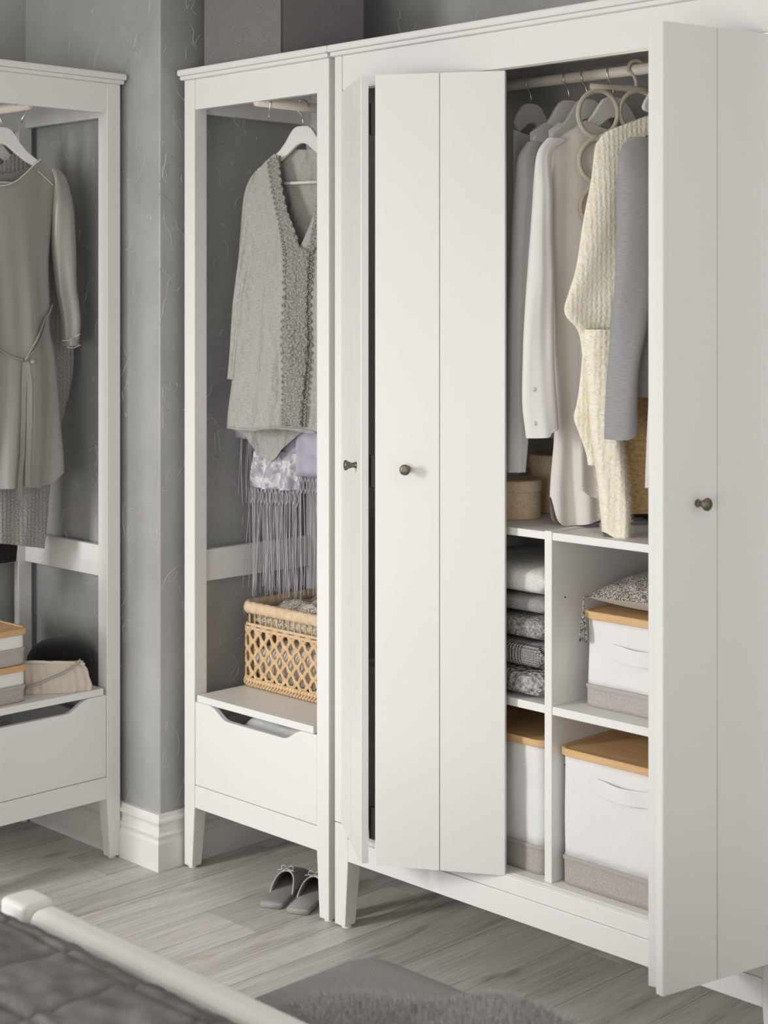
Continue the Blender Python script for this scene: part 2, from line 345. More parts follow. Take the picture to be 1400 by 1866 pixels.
# ------------------------------------------------------------------ open wardrobes (two of a kind)
MW, MD, HT = .562, .458, 2.11
def leg_post(mb, x0, x1, y0, y1, ztop, inx, iny, zt=.164, tp=.010, z0=.006):
    bx0, bx1, by0, by1 = x0, x1, y0, y1
    if inx > 0: bx1 -= tp
    else: bx0 += tp
    if iny > 0: by1 -= tp
    elif iny < 0: by0 += tp
    rs = [[(bx0, by0, z0), (bx1, by0, z0), (bx1, by1, z0), (bx0, by1, z0)]] + [[(x0, y0, z), (x1, y0, z), (x1, y1, z), (x0, y1, z)] for z in (zt, ztop)]
    return mb.rings(rs)
def open_wardrobe(loc, label):
    t = thing('open_wardrobe', loc, label, 'wardrobe', 'open white wardrobes')
    ox, oy = loc[0], loc[1]; hw = MW/2
    def bx(name, x0, x1, y0, y1, z0, z1, m=WHITE, par=None, bev=.0018): return MB().box(ox+x0, ox+x1, oy+y0, oy+y1, z0, z1).build(name, m, par or t, bevel=bev)
    for sx in (-1, 1):
        xa, xb = sorted((sx*hw, sx*(hw-.043)))
        p = leg_post(MB(), ox+xa, ox+xb, oy, oy+.042, 2.0825, -sx, 1).build('post', WHITE, t, bevel=.002)
        MB().lathe([(.011, .0), (.011, .007)], (ox+sx*(hw-.016), oy+.016, 0), n=16).build('glide', BEDW, p)
        p = leg_post(MB(), ox+xa, ox+xb, oy+MD-.024, oy+MD, 2.0825, -sx, 0).build('post', WHITE, t, bevel=.002)
        MB().lathe([(.009, .0), (.009, .007)], (ox+sx*(hw-.016), oy+MD-.012, 0), n=16).build('glide', BEDW, p)
        xa, xb = sorted((sx*(hw-.022), sx*(hw-.004)))
        bx('side_rail', xa, xb, .042, MD-.024, 1.997, 2.0825); bx('side_rail', xa, xb, .042, MD-.024, .752, .836)
        bx('side_panel', xa, xb, .042, MD-.024, .164, .445)
    bx('top_board', -hw-.0102, hw+.0102, -.018, MD+.008, 2.0930, HT, bev=.004)
    bx('cornice', -hw-.006, hw+.006, -.0115, MD+.004, 2.0825, 2.0930, bev=.003)
    bx('front_rail', -hw+.043, hw-.043, .003, .022, 2.0024, 2.0825)
    bx('back_rail', -hw+.043, hw-.043, MD-.022, MD-.004, 1.985, 2.0825)
    bx('back_rail', -hw+.043, hw-.043, MD-.022, MD-.004, .752, .836)
    bx('bottom_rail', -hw+.043, hw-.043, .002, .02, .164, .2235)
    bx('back_panel', -hw+.043, hw-.043, MD-.02, MD-.008, .164, .445)
    bx('shelf', -hw+.0545, hw-.0545, -.001, MD-.024, .4455, .464)
    a, b = -hw+.0440, hw-.0440; zt, zb = .4440, .2250
    L0, L1 = -.180, .185
    def curve(x0, x1, z0, z1, n=10): return [(x0+(x1-x0)*k/n, z0+(z1-z0)*(.5-.5*math.cos(math.pi*k/n))) for k in range(n+1)]
    poly = [(a, zb), (b, zb), (b, zt)] + curve(L1, L1-.075, zt, zt-.030) + curve(L0+.075, L0, zt-.030, zt) + [(a, zt)]
    d = MB().prism(poly, lambda p, s: (ox+p[0], oy+(.0015 if s == 0 else .0185), p[1])).build('drawer_front', WHITE, t, bevel=.0025)
    db = MB()
    db.box(ox-.205, ox-.193, oy+.019, oy+.41, .24, .395); db.box(ox+.193, ox+.205, oy+.019, oy+.41, .24, .395)
    db.box(ox-.193, ox+.193, oy+.398, oy+.41, .24, .395); db.box(ox-.193, ox+.193, oy+.019, oy+.398, .24, .25)
    db.build('drawer_box', INNER, d)
    MB().tube([(ox, oy+.01, 2.004), (ox, oy+MD-.018, 2.004)], .0125, 20).build('hanging_rod', RODM, t, smooth=True)
    for yy, ln in ((.045, .03), (.235, .045)):
        pts = [(ox + .016*math.cos(R(q)), oy+yy, 2.004 + .016*math.sin(R(q))) for q in range(180, -31, -15)] + [(ox+.012, oy+yy, 1.985), (ox+.004, oy+yy+.004, 1.978-ln*.3), (ox+.010, oy+yy+.008, 1.972-ln*.3)]
        MB().tube(pts, .0018, 6).build('hook', STEEL, t, smooth=True)
    return t
M = open_wardrobe((-.3019, 0, 0), 'open white wardrobe holding a grey tunic and a rattan basket')
Lw = copy_tree(M); Lw.location = (-.7642, -.3568, 0); Lw.rotation_euler = (0, 0, R(90))
tag(Lw, 'open white wardrobe holding a dark satin dress, a hat and lidded boxes')

# ------------------------------------------------------------------ the folding door wardrobe
WW = 1.2244
W = thing('folding_door_wardrobe', (WW/2, 0, 0), 'wide white wardrobe with folding doors, partly open, clothes inside', 'wardrobe')
def wb(name, x0, x1, y0, y1, z0, z1, m=WHITE, par=None, bev=.0015): return MB().box(x0, x1, y0, y1, z0, z1).build(name, m, par or W, bevel=bev)
wb('top_board', -.0098, WW+.0102, -.018, .478, 2.0930, HT, bev=.004)
wb('cornice', -.006, WW+.006, -.0115, .474, 2.0825, 2.0930, bev=.003)
for sx in (0, 1):
    x0, x1 = (0, .0458) if sx == 0 else (WW-.0458, WW)
    lp = leg_post(MB(), x0, x1, 0, .045, .249, 1 if sx == 0 else -1, 1).build('leg', WHITE, W, bevel=.002)
    MB().lathe([(.012, .0), (.012, .007)], ((x0+x1)/2, .018, 0), n=16).build('glide', BEDW, lp)
    lp = leg_post(MB(), x0, x1, .43, .472, .249, 1 if sx == 0 else -1, -1).build('leg', WHITE, W, bevel=.002)
    MB().lathe([(.012, .0), (.012, .007)], ((x0+x1)/2, .455, 0), n=16).build('glide', BEDW, lp)
    x0, x1 = (0, .0245) if sx == 0 else (WW-.0245, WW)
    wb('front_post', x0, x1, 0, .022, .2515, 2.0825)
    x0, x1 = (0, .018) if sx == 0 else (WW-.018, WW)
    wb('side_panel', x0, x1, .022, .462, .2495, 2.0825, INNER)
wb('header', .0255, WW-.0255, .0015, .02, 2.0005, 2.0825)
wb('track', .0255, WW-.0255, .004, .018, 1.9965, 2.0005, STEEL, bev=0)
wb('plinth', .0458, WW-.0458, 0, .02, .164, .2175)
wb('bottom_rail', .0458, WW-.0458, .003, .02, .2180, .2535)
wb('track', .0458, WW-.0458, .006, .0075, .2535, .2560); wb('track', .0458, WW-.0458, .0125, .014, .2535, .2560)
wb('bottom_board', .018, WW-.018, .0201, .462, .236, .2555, INNER)
wb('top_panel', .018, WW-.018, .02, .462, 2.062, 2.0820, INNER)
wb('back_panel', 0, WW, .462, .472, .2495, 2.0825, BACKP)
DX0, DX1 = .6240, .6440
wb('divider', DX0, DX1, .030, .462, .2556, 1.0055)
for a, b in ((.018, DX0), (DX1, WW-.018)):
    wb('shelf', a, b, .032, .462, .9860, 1.0030, INNER); wb('shelf', a, b, .032, .462, .6140, .6320, INNER)
for yy, zz in ((.075, .86), (.075, .50), (.072, .98)):
    MB().lathe([(.0022, 0), (.0022, .0006)], (DX1, yy, zz), (1, 0, 0), n=10).build('peg_hole', DARKM, W)
RY, RZ = .235, 2.002
MB().tube([(.018, RY, RZ), (WW-.018, RY, RZ)], .0125, 24).build('hanging_rod', RODM, W, smooth=True)
PZ0, PZ1, PT = .2525, 1.9950, .017
def door_panel(A, B, knob_s=None, outward=1):
    A, B = Vector((*A, 0)), Vector((*B, 0)); d = (B-A).normalized(); wl = (B-A).length
    n = Vector((d.y, -d.x, 0)) * outward                       # front normal
    g = .0013; c = wl/2
    prof = [(0, -PT), (0, -.0015), (.0015, 0), (c-g, 0), (c-g*.8, -.005), (c+g*.8, -.005), (c+g, 0), (wl-.0015, 0), (wl, -.0015), (wl, -PT)]
    p = MB().prism(prof, lambda q, s: A + d*q[0] + n*q[1] + Vector((0, 0, PZ0 if s == 0 else PZ1))).build('door_panel', WHITE, W)
    if knob_s is not None:
        MB().lathe([(.0075, 0), (.0075, .0015), (.0062, .004), (.0055, .008), (.0058, .011), (.0085, .018), (.0118, .0235), (.0120, .0255), (.0105, .0275), (.006, .0287), (0.0001, .029)], A + d*knob_s + Vector((0, 0, 1.128)), n, 28, cap=False).build('knob', BRONZE, p, smooth=True)
    return p, d, n
p1, d1, n1 = door_panel((.0265, -.0035), (.2615, -.1655), .225)
p2, d2, n2 = door_panel((.2905, -.1500), (.5370, .0030), .073)
for zz in (.34, 1.12, 1.90):
    MB().box(.2675, .2835, -.1455, -.1385, zz-.035, zz+.035).build('hinge', DARKM, p2)
p4, d4, n4 = door_panel((1.1405, -.2660), (1.1965, -.0035), .085)
p3, d3, n3 = door_panel((1.0580, .0150), (1.0930, -.2440), None)
wb('guide', 1.045, 1.066, .002, .016, 1.988, 1.9965, BEDW)

# ------------------------------------------------------------------ cloth tools
class Frame:
    def __init__(s, x, y, ang):         # ang: direction of +w in the ground plane (degrees from +X)
        s.O = Vector((x, y, 0)); a = R(ang); s.e = Vector((math.cos(a), math.sin(a), 0)); s.n = Vector((math.sin(a), -math.cos(a), 0))
    def px(s, x, y, d=0):
        r = ray(x, y); o = s.O + s.n*d; t = (o - CAM).dot(s.n) / r.dot(s.n); p = CAM + r*t
        return ((p - s.O).dot(s.e), p.z)
    def P(s, w, z, d=0): return s.O + s.e*w + s.n*d + Vector((0, 0, z))
def ztab(fr, pts, d=0):                 # outline given as photo pixels or ('w', w, y)
    out = []
    for p in pts:
        if p[0] == 'w': out.append((p[2], p[1]))
        else: w, z = fr.px(p[0], p[1], d); out.append((z, w))
    return sorted(out)
def cloth(name, mat, parent, fr, Lt, Rt, tf, bf, tb=None, bb=None, th=.03, d0=0, folds=(), wr=(0, 6), nu=44, nz=70, seed=0, front=True, back=True, thz=None, dz=None, edge=.35, sp=None):
    """front and back cloth faces between a left and a right outline; top and bottom height given over u"""
    mb = MB(); uv = []; tb = tb or tf; bb = bb or bf
    for side in ((1,) if front and not back else (-1,) if back and not front else (1, -1)):
        top, bot = (tf, bf) if side == 1 else (tb, bb); vs = []
        for i in range(nu + 1):
            u = i/nu; u = .5 - .5*math.cos(math.pi*u) if edge else u
            zt, zb = sinterp(top, u), sinterp(bot, u)
            for j in range(nz + 1):
                t = j/nz; z = zt + (zb-zt)*t
                l, r = sinterp(Lt, z), sinterp(Rt, z); w = l + (r-l)*u
                k = (thz(z) if thz else 1)
                d = d0 + side*th*k*(max(0, 1-(2*u-1)**2))**(.5 if edge else 1)
                if dz: d += dz(u, z)
                for amp, fq, ph, dr, pw in folds:
                    d += amp*(t**pw)*math.sin(2*math.pi*(fq*u + ph + dr*t) + .8*math.sin(5*t + seed))
                if wr[0]:
                    q = Vector((w*wr[1] + seed*3.1, z*wr[1]*.6, side*2.0)); d += wr[0]*(noise.noise(q) + .5*noise.noise(q*2.3))*min(1, 8*u*(1-u))
                vs.append(fr.P(w, z, d)); uv.append((w, z))
        m = nz + 1
        mb.add(vs, [(i*m+j, (i+1)*m+j, (i+1)*m+j+1, i*m+j+1) for i in range(nu) for j in range(nz)])
    mb.uv = uv
    global LAST; LAST = (fr, [((q - fr.O).dot(fr.e), q.z, (q - fr.O).dot(fr.n)) for q in map(Vector, mb.v[:(nu+1)*(nz+1)])])
    o = mb.build(name, mat, parent, smooth=True)
    if sp: m_ = o.modifiers.new('thick', 'SOLIDIFY'); m_.thickness = sp; m_.offset = 0
    return o
def flat(z0, z1=None): return [(0, z0), (1, z0 if z1 is None else z1)]
def zpx(fr, x, y): return fr.px(x, y)[1]
HDROP = [(0, 0), (.016, .001), (.028, .007), (.040, .022), (.053, .042), (.070, .061), (.095, .080), (.13, .101), (.17, .123), (.2, .142), (.26, .175)]
def shoulders(l, r, zn, neck=.075, dip=.02, lift=.010, n=24):
    out = []
    for i in range(n + 1):
        u = i/n; w = l + (r-l)*u; a = abs(w)
        z = zn - interp(HDROP, max(a, neck)) + lift
        if a < neck: z -= dip*(1 - (a/neck)**2)
        out.append((u, z))
    return out
def hanger(fr, zneck, label, rodz, group=None, half=.205, bar=True, thick=.012, name='clothes_hanger', d=0, w0=0):
    base_ = fr.P(w0, zneck, d); t = thing(name, base_, label, 'hanger', group)
    top = [(a, -b) for a, b in HDROP if a < half - .012] + [(half-.006, -interp(HDROP, half-.006)), (half, -interp(HDROP, half)-.006)]; top_ = [(0, 0), (.016, -.001), (.028, -.007), (.040, -.022), (.053, -.042), (.070, -.061), (.095, -.080), (.13, -.101), (.17, -.123), (half-.006, -.142), (half, -.149)]
    bot = [(half-.003, -interp(HDROP, half)-.015)] + [q_ for q_ in ((.17, -.142), (.13, -.122), (.095, -.104), (.065, -.088), (.040, -.070), (.018, -.052), (.008, -.047), (0, -.046)) if q_[0] < half-.01]
    half_r = top + bot; poly = half_r + [(-a, b) for a, b in reversed(half_r[1:-1])]
    MB().prism(poly, lambda p, s: fr.P(w0+p[0], zneck+p[1], d + (s-.5)*thick)).build('hanger_body', HANGW, t, bevel=.003)
    if bar: MB().tube([fr.P(w0-half+.03, zneck-.148, d), fr.P(w0+half-.03, zneck-.148, d)], .0045, 10).build('trouser_bar', HANGW, t, smooth=True)
    rr = .0165; cz = rodz - .0165 + .0015 + rr
    pts = [fr.P(w0, zneck-.005, d), fr.P(w0, zneck+.016, d), fr.P(w0-.006, zneck+.03, d), fr.P(w0-.0145, cz-.014, d)]
    pts += [fr.P(w0 + rr*math.cos(R(q)), cz + rr*math.sin(R(q)), d) for q in range(195, -20, -15)]
    MB().tube(pts, .0017, 8).build('hook', STEEL, t, smooth=True)
    return t
def d_at(w, z):
    return min(LAST[1], key=lambda q: (q[0]-w)**2 + (q[1]-z)**2)[2]
def on(fr, x, y, off=.003):             # photo pixel laid on the last cloth's front
    w, z = fr.px(x, y); d = d_at(w, z)
    w, z = fr.px(x, y, d); return fr.P(w, z, d_at(w, z) + off)
def strip(mb, fr, rows, off=.003, k=8, scal=0):
    g = []
    for (xl, yl, xr, yr) in rows: g.append([on(fr, xl + (xr-xl)*i/k, yl + (yr-yl)*i/k, off) for i in range(k + 1)])
    n = k + 1
    uv0 = len(mb.v)
    mb.add([p for r in g for p in r], [(i*n+j, i*n+j+1, (i+1)*n+j+1, (i+1)*n+j) for i in range(len(g)-1) for j in range(k)])
def dens(pts, n):
    out = []
    for i in range(n):
        t = i/(n-1)*(len(pts)-1); a = min(int(t), len(pts)-2); f = t-a
        out.append(tuple(pa + (pb-pa)*f for pa, pb in zip(pts[a], pts[a+1])))
    return out

# ------------------------------------------------------------------ middle wardrobe: tunic, shawl
F = Frame(-.302, .170, 15)
zn = F.px(553, 229)[1]; wn = F.px(553, 229)[0]
hanger(F, zn, 'white wooden hanger carrying the grey linen tunic', 2.004, 'white hangers', half=.145)
tun = thing('tunic', F.P(0, zn-.12), 'grey linen tunic with lace placket hanging above the rattan basket', 'tunic')
Lt = ztab(F, [(459, 290), (459, 325), (456, 340), (451, 400), (446, 470), (440, 540), (432, 620), (423, 700), (411, 780), (409, 850)])
Rt = [(z, -w*1.02) for z, w in Lt]
zh = zpx(F, 553, 783); zs = Lt[-1][0]; zv = zpx(F, 552, 456); zc = zpx(F, 515, 284)
zy = lambda y: zpx(F, 515, y)
_h = [(0, 326), (.06, 312), (.13, 299), (.2, 288), (.265, 283)]
_v = [(.29, 318), (.315, 352), (.36, 388), (.425, 422), (.475, 450)]
_b = [(.30, 277), (.4, 273)]
sym = lambda t_, mid: [(u_, zy(y_)) for u_, y_ in t_] + [(.5, zy(mid))] + [(1-u_, zy(y_)) for u_, y_ in reversed(t_)]
tf = sym(_h + _v, 457); tb = sym(_h + _b, 274)
bf = [(0, zpx(F, 411, 779)), (.2, zpx(F, 450, 783)), (.35, zpx(F, 490, 779)), (.5, zh), (.7, zh-.012), (1, zh-.02)]
bb = [(0, zpx(F, 411, 781)), (.08, zpx(F, 425, 795)), (.17, zpx(F, 446, 832)), (.24, zpx(F, 462, 842)), (.34, zpx(F, 490, 815)), (.44, zpx(F, 520, 788)), (.6, zh), (1, zh)]
thz = lambda z: .30 + .70*min(1, max(0, (zc - z)/.5))
tb_o = cloth('tunic_body', LINEN, tun, F, Lt, Rt, tf, bf, tb, bb, th=.048, folds=[(.009, 2.2, .1, .45, .8), (.006, 4.6, .5, -.7, 1.0), (.002, 10, .2, .8, .6)], wr=(.009, 8), nu=70, nz=100, thz=thz, seed=1)
lace = MB()
rows = dens([(494, 290, 512, 284), (497, 318, 514, 318), (503, 352, 519, 352), (511, 388, 528, 388), (518, 420, 540, 420), (522, 445, 548, 452), (524, 462, 566, 458)], 44) + dens([(524, 464, 566, 460), (524, 520, 563, 520), (521, 600, 561, 600), (519, 680, 556, 680), (516, 740, 553, 742), (515, 776, 552, 778)], 56)
strip(lace, F, [(xl + 1.6*math.sin(i*2.2), yl, xr + 1.6*math.sin(i*2.0+1), yr) for i, (xl, yl, xr, yr) in enumerate(rows)], .004)
rows2 = dens([(581, 292, 600, 296), (577, 380, 592, 384), (566, 440, 582, 446), (556, 462, 566, 464)], 30)
strip(lace, F, rows2, .005)
lace.uv = [((Vector(v) - F.O).dot(F.e), Vector(v).z) for v in lace.v]
lace.build('lace_trim', LACET, tun, smooth=True).modifiers.new('thick', 'SOLIDIFY').thickness = .004
sc = MB()
for i, (xl, yl, xr, yr) in enumerate(rows[2:-1:2]):
    for xx, yy in ((xl - 3, yl), (xr + (2.5 if i > 20 else -4), yr)):
        p = on(F, xx, yy, .004); sc.lathe([(.0022, -.001), (.0052, -.001), (.0058, .0015), (.0030, .003), (.0022, .001)], p, F.n, 10, cap=False)
tag(sc.build('lace_scallops', LACET, tun, smooth=True), kind='stuff')
hem = MB()
hem.tube([on(F, *p, .002) for p in dens([(412, 778), (450, 783), (490, 779), (530, 782), (553, 783), (575, 789)], 30)], .0028, 8)
hem.build('hem', LINEND, tun, smooth=True)
Lt2 = ztab(F, [(468, 310), (457, 325), (447, 352), (440, 420), (433, 500), (428, 560), (424, 640), (418, 700)]); Rt2 = ztab(F, [(480, 320), (478, 352), (470, 420), (462, 500), (456, 560), (450, 640), (444, 700)])
cloth('sleeve', LINEN, tun, F, Lt2, Rt2, flat(zpx(F, 466, 312)), flat(zpx(F, 418, 690)), th=.026, d0=.0, folds=[(.004, 2, .3, .8, .5)], wr=(.004, 12), nu=24, nz=70, thz=lambda z: .35+.65*min(1, max(0, (zc-z)/.4)), seed=4)
Lt3 = [(z, -w) for z, w in Lt2]; Rt3 = [(z, -w) for z, w in Rt2]
cloth('sleeve', LINEN, tun, F, Rt3, Lt3, flat(zpx(F, 466, 312)), flat(zpx(F, 418, 690)), th=.026, d0=.0, folds=[(.004, 2, .3, .8, .5)], wr=(.004, 12), nu=24, nz=70, thz=lambda z: .35+.65*min(1, max(0, (zc-z)/.4)), seed=5)
# lilac shawl on a second hanger behind the tunic
F2 = Frame(-.302, .262, 15)
hanger(F2, zn-.004, 'white wooden hanger behind the grey linen tunic, carrying the lilac shawl', 2.004, 'white hangers', half=.10)
sh = thing('fringed_shawl', F2.P(0, zn-.12), 'lilac shawl with embroidered border and long fringe, behind the grey tunic', 'shawl')
sl = F2.px(466, 850)[0]; sr = .185
def panel(name, mat, l0, l1, r0, r1, zt, zb, d, seed, bow=.0, nu=50, nz=40, fold=.008):
    return cloth(name, mat, sh, F2, [(zb-.1, l1), (zb, l1), (zt, l0)], [(zb-.1, r1), (zb, r1), (zt, r0)], flat(zt), [(0, zb), (.5, zb-bow), (1, zb)], th=.003, d0=d, folds=[(fold, 2.6, .2, .1, .3), (fold*.4, 6, .6, -.2, .3)], wr=(.003, 8), nu=nu, nz=nz, seed=seed, back=False, sp=.0016)
zA, zB, zC = zpx(F2, 500, 823), zpx(F2, 500, 888), zn - .30
panel('shawl_cloth', LILAC, sl+.08, sl+.012, sr, sr, zC, zA, .016, 3)
wE = F2.px(556, 880)[0]
panel('embroidered_border', LILACV, sl+.012, sl, wE, wE, zA+.004, zB, .022, 3, bow=.004)
zD = zpx(F2, 565, 866)
panel('folded_edge', LILAC, wE-.003, wE-.003, sr, sr, zC, zD, .034, 7, fold=.004)
wQ = F2.px(418, 700)[0]
panel('shawl_back_fold', LILAC, F2.px(440, 640)[0], F2.px(417, 730)[0], sl+.1, sl+.06, zpx(F2, 440, 600), zpx(F2, 440, 800), -.02, 9)
fr_ = MB(); rnd = random.Random(5)
def fringe(wa, wb, zt, zb, d, n, spread=.004, lattice=True):
    for i in range(n):
        w = wa + (wb-wa)*(i+.5)/n + rnd.uniform(-.001, .001); ph = rnd.uniform(0, 6); le = zb + rnd.uniform(-.012, .02)
        pts = []; dd = d + rnd.uniform(-.012, .012); drift = rnd.gauss(0, spread)
        for j in range(9):
            t = j/8; pts.append(F2.P(w + drift*t + .0012*math.sin(ph + 5*t), zt + (le-zt)*t, dd + .003*math.sin(ph*2 + 4*t)))
        fr_.tube(pts, rnd.uniform(.0008, .0014), 5)
    if lattice:
        m = max(4, int((wb-wa)/.011)); st = (wb-wa)/m
        for i in range(m):
            for s_ in (1, -1):
                pts = [F2.P(wa + st*(i+.5) + s_*st*.5*math.sin(math.pi*j/4*1.0), zt - .011*j, d+.008+.002*s_) for j in range(5)]
                fr_.tube(pts, .0013, 5)
fringe(sl, wE, zB, zpx(F2, 520, 1082), .022, 62, .010)
fringe(wE, sr, zD, zpx(F2, 565, 1075), .034, 40, .006)
fringe(F2.px(429, 900)[0], F2.px(466, 900)[0], zpx(F2, 440, 800), zpx(F2, 440, 915), -.02, 13, .004, False)
tag(fr_.build('fringe', FRINGE, sh, smooth=True), kind='stuff')

# ------------------------------------------------------------------ rattan basket and its contents
BX0, BX1, BY0, BY1, BZ0, BZ1 = -.531, -.070, .158, .425, .4642, .690
bk = thing('rattan_basket', ((BX0+BX1)/2, (BY0+BY1)/2, BZ0), 'honey rattan basket with open cane weave and wrapped rim', 'basket')
CR = .03
def per(z, inset=0, n=8): return [Vector(p) for p in rrect(BX0+inset, BX1-inset, BY0+inset, BY1-inset, CR, z, n)]
def at_perimeter(loop):
    cum = [0]
    for a, b in zip(loop, loop[1:] + loop[:1]): cum.append(cum[-1] + (b-a).length)
    tot = cum[-1]
    def f(s):
        s = s % tot
        for i in range(len(loop)):
            if s <= cum[i+1]:
                a, b = loop[i], loop[(i+1) % len(loop)]; t = (s-cum[i])/max(1e-9, cum[i+1]-cum[i]); return a + (b-a)*t
        return loop[0]
    return f, tot
pf, tot = at_perimeter(per(0))
def PP(s, z, out=0):
    p = pf(s); q = pf(s+.002) - pf(s-.002); q.normalize(); return Vector((p.x + q.y*out, p.y - q.x*out, z))
rim = MB(); NR = 190; rings_ = []
for i in range(NR*4):
    s = tot*i/(NR*4); c = PP(s, BZ1-.013); q = (pf(s+.002) - pf(s-.002)).normalized(); o = Vector((q.y, -q.x, 0))
    r = .0128*(1 + .13*abs(math.sin(math.pi*i/4)) + .06*math.sin(i*12.9898))
    rings_.append([c + o*(r*.75*math.cos(2*math.pi*k/10)) + Vector((0, 0, r*1.15*math.sin(2*math.pi*k/10))) for k in range(10)])
rings_.append(rings_[0]); rim.rings(rings_, False, False)
rim.build('rim', RATPALE, bk, smooth=True)
def hoop(name, z, r, out=0, mat=RATPALE):
    pts = [PP(tot*i/160, z, out) for i in range(161)]; return MB().tube(pts, r, 8, cap=False).build(name, mat, bk, smooth=True)
hoop('hoop', BZ1-.058, .0042); hoop('hoop', BZ1-.068, .0045, .001); hoop('hoop', BZ0+.008, .006, .001); hoop('hoop', BZ0+.020, .006, .002)
stk = MB(); ns = int(tot/.0225)
for i in range(ns): stk.tube([PP(tot*i/ns, BZ0+.004, -.004), PP(tot*i/ns, BZ1-.012, -.004)], .0024, 6)
tag(stk.build('stakes', RATTAN, bk, smooth=True), kind='stuff')
wv = MB(); z0, z1 = BZ0+.026, BZ1-.072; NRW = 6; lam = tot/round(tot/.044); hh = (z1-z0)/NRW
for r_ in range(NRW + 1):
    for s_ in (1,):
        pts = []
        n = int(tot/.0042)
        for i in range(n + 1):
            s = tot*i/n; ph = 2*math.pi*s/lam + math.pi*r_
            pts.append(PP(s, z0 + hh*r_ + hh*.50*math.copysign(abs(math.sin(ph))**.8, math.sin(ph)), .002 + .0015*math.cos(ph*2)))
        if r_ in (0, NRW): pts = [Vector((p.x, p.y, min(max(p.z, z0-.004), z1+.004))) for p in pts]
        wv.tube(pts, .0040, 6, cap=False); wv.tube([p + Vector((0, 0, .0052)) for p in pts], .0036, 6, cap=False)
tag(wv.build('cane_weave', RATTAN, bk, smooth=True), kind='stuff')
br = MB()
for i in range(int(tot/.012)):
    s = i*.012
    br.tube([PP(s, BZ0+.003, .004), PP(s+.008, BZ0+.012, .0085), PP(s+.018, BZ0+.026, .005)], .0038, 6, flat=.7)
tag(br.build('braided_base', RATTAN, bk, smooth=True), kind='stuff')
MB().rings([rrect(BX0+.006, BX1-.006, BY0+.006, BY1-.006, CR, z) for z in (BZ0+.0005, BZ0+.006)]).build('basket_floor', RATTAN, bk)
def lump(name, x0, x1, y0, y1, z0, z1, mat, seed, amp=.012, nx=28, ny=24):
    mb = MB(); vs = []
    def hz(u, v):
        e = min(u, 1-u, v, 1-v); return min(1, e*7)**.5
    for side in (1, 0):
        for i in range(nx + 1):
            for j in range(ny + 1):
                u, v = i/nx, j/ny; x = x0+(x1-x0)*u; y = y0+(y1-y0)*v; h = hz(u, v)
                q = Vector((x*14+seed, y*14, seed)); n_ = noise.noise(q)*amp + noise.noise(q*2.4)*amp*.5
                zm = z0 + (z1-z0)*.42
                z = zm + (z1-zm)*h + n_*h if side else zm - (zm-z0)*h
                vs.append((x, y, z))
    m = ny+1; N_ = (nx+1)*m
    fs = [(i*m+j, (i+1)*m+j, (i+1)*m+j+1, i*m+j+1) for i in range(nx) for j in range(ny)]
    fs += [tuple(N_+k for k in f[::-1]) for f in fs]
    mb.add(vs, fs); return mb.build(name, mat, smooth=True)
tag(lump('folded_cloth', BX0+.018, BX1-.018, BY0+.018, BY1-.018, BZ0+.008, BZ0+.120, CANVAS, 2), 'pale folded cloth lying low inside the rattan basket', 'cloth')
tag(lump('lace_cloth', BX0+.02, BX1-.02, BY0+.02, BY1-.02, BZ0+.138, BZ0+.224, LACEC, 5, .022), 'beige and black patterned lace cloth filling the top of the rattan basket', 'cloth')
tag(lump('white_towel', -.47, -.13, .045, .36, .2505, .404, CANVAS, 8, .01), 'fluffy white textile inside the drawer below the rattan basket', 'towel')

# ------------------------------------------------------------------ left wardrobe: dress, knit, black knit
FL = Frame(-.905, -.357, 78)
zn2 = FL.px(2, 231)[1]
hanger(FL, zn2, 'white wooden hanger carrying the dark satin dress', 2.004, 'white hangers', half=.165)
dr = thing('satin_dress', FL.P(0, zn2-.12), 'dark grey satin dress with tied belt and piped neckline', 'dress')
Rd = ztab(FL, [(105, 285), (105, 318), (98, 360), (92, 420), (88, 480), (90, 560), (90, 600), (98, 640), (104, 700), (109, 780), (113, 840), (112, 900), (112, 930)])
Ld = [(z, -w) for z, w in Rd]
zsd = zpx(FL, 73, 293); zhd = zpx(FL, 80, 881)
rw = lambda z: sinterp(Rd, z)
zy = lambda y: zpx(FL, 60, y)
_h = [(0, 318), (.07, 305), (.16, 291)]
tfd = sym(_h + [(.22, 302), (.28, 314), (.355, 328), (.44, 337)], 339); tbd = sym(_h + [(.26, 305), (.38, 315)], 318)
zbk = zpx(FL, 30, 915)
cloth('dress_body', SATIN, dr, FL, Ld, Rd, tfd, [(0, zhd), (.5, zhd-.002), (.88, zhd), (.95, zhd+.02), (1, zhd+.03)], tbd, [(0, zhd), (.5, zbk-.006), (.7, zbk), (.88, zpx(FL, 86, 890)), (1, zpx(FL, 113, 850))], th=.055, folds=[(.010, 2.3, .65, .12, .9), (.005, 4.3, .1, -.12, .9)], wr=(.006, 5), nu=80, nz=90, thz=lambda z: .25+.75*min(1, max(0, (zsd-z)/.35)), seed=2)
pip = MB()
neck = [(-60, 300), (-40, 322), (-15, 336), (0, 339), (15, 337), (32, 328), (48, 314), (60, 302), (70, 294), (73, 290)]
pip.tube([on(FL, *p, .003) for p in dens(neck, 40)], .0018, 6)
pip.tube([on(FL, *p, .003) for p in dens([(68, 312), (80, 322), (96, 338)], 12)], .0014, 6)
pip.build('piping', PIPING, dr, smooth=True)
belt = MB()
belt.tube([on(FL, *p, .006) for p in dens([(-60, 610), (-20, 630), (0, 638), (20, 650), (44, 657)], 20)], .0045, 8, flat=.5)
belt.tube([on(FL, *p, .007) for p in dens([(45, 657), (56, 634), (68, 606), (80, 580), (90, 566)], 20)], .0045, 8, flat=.5)
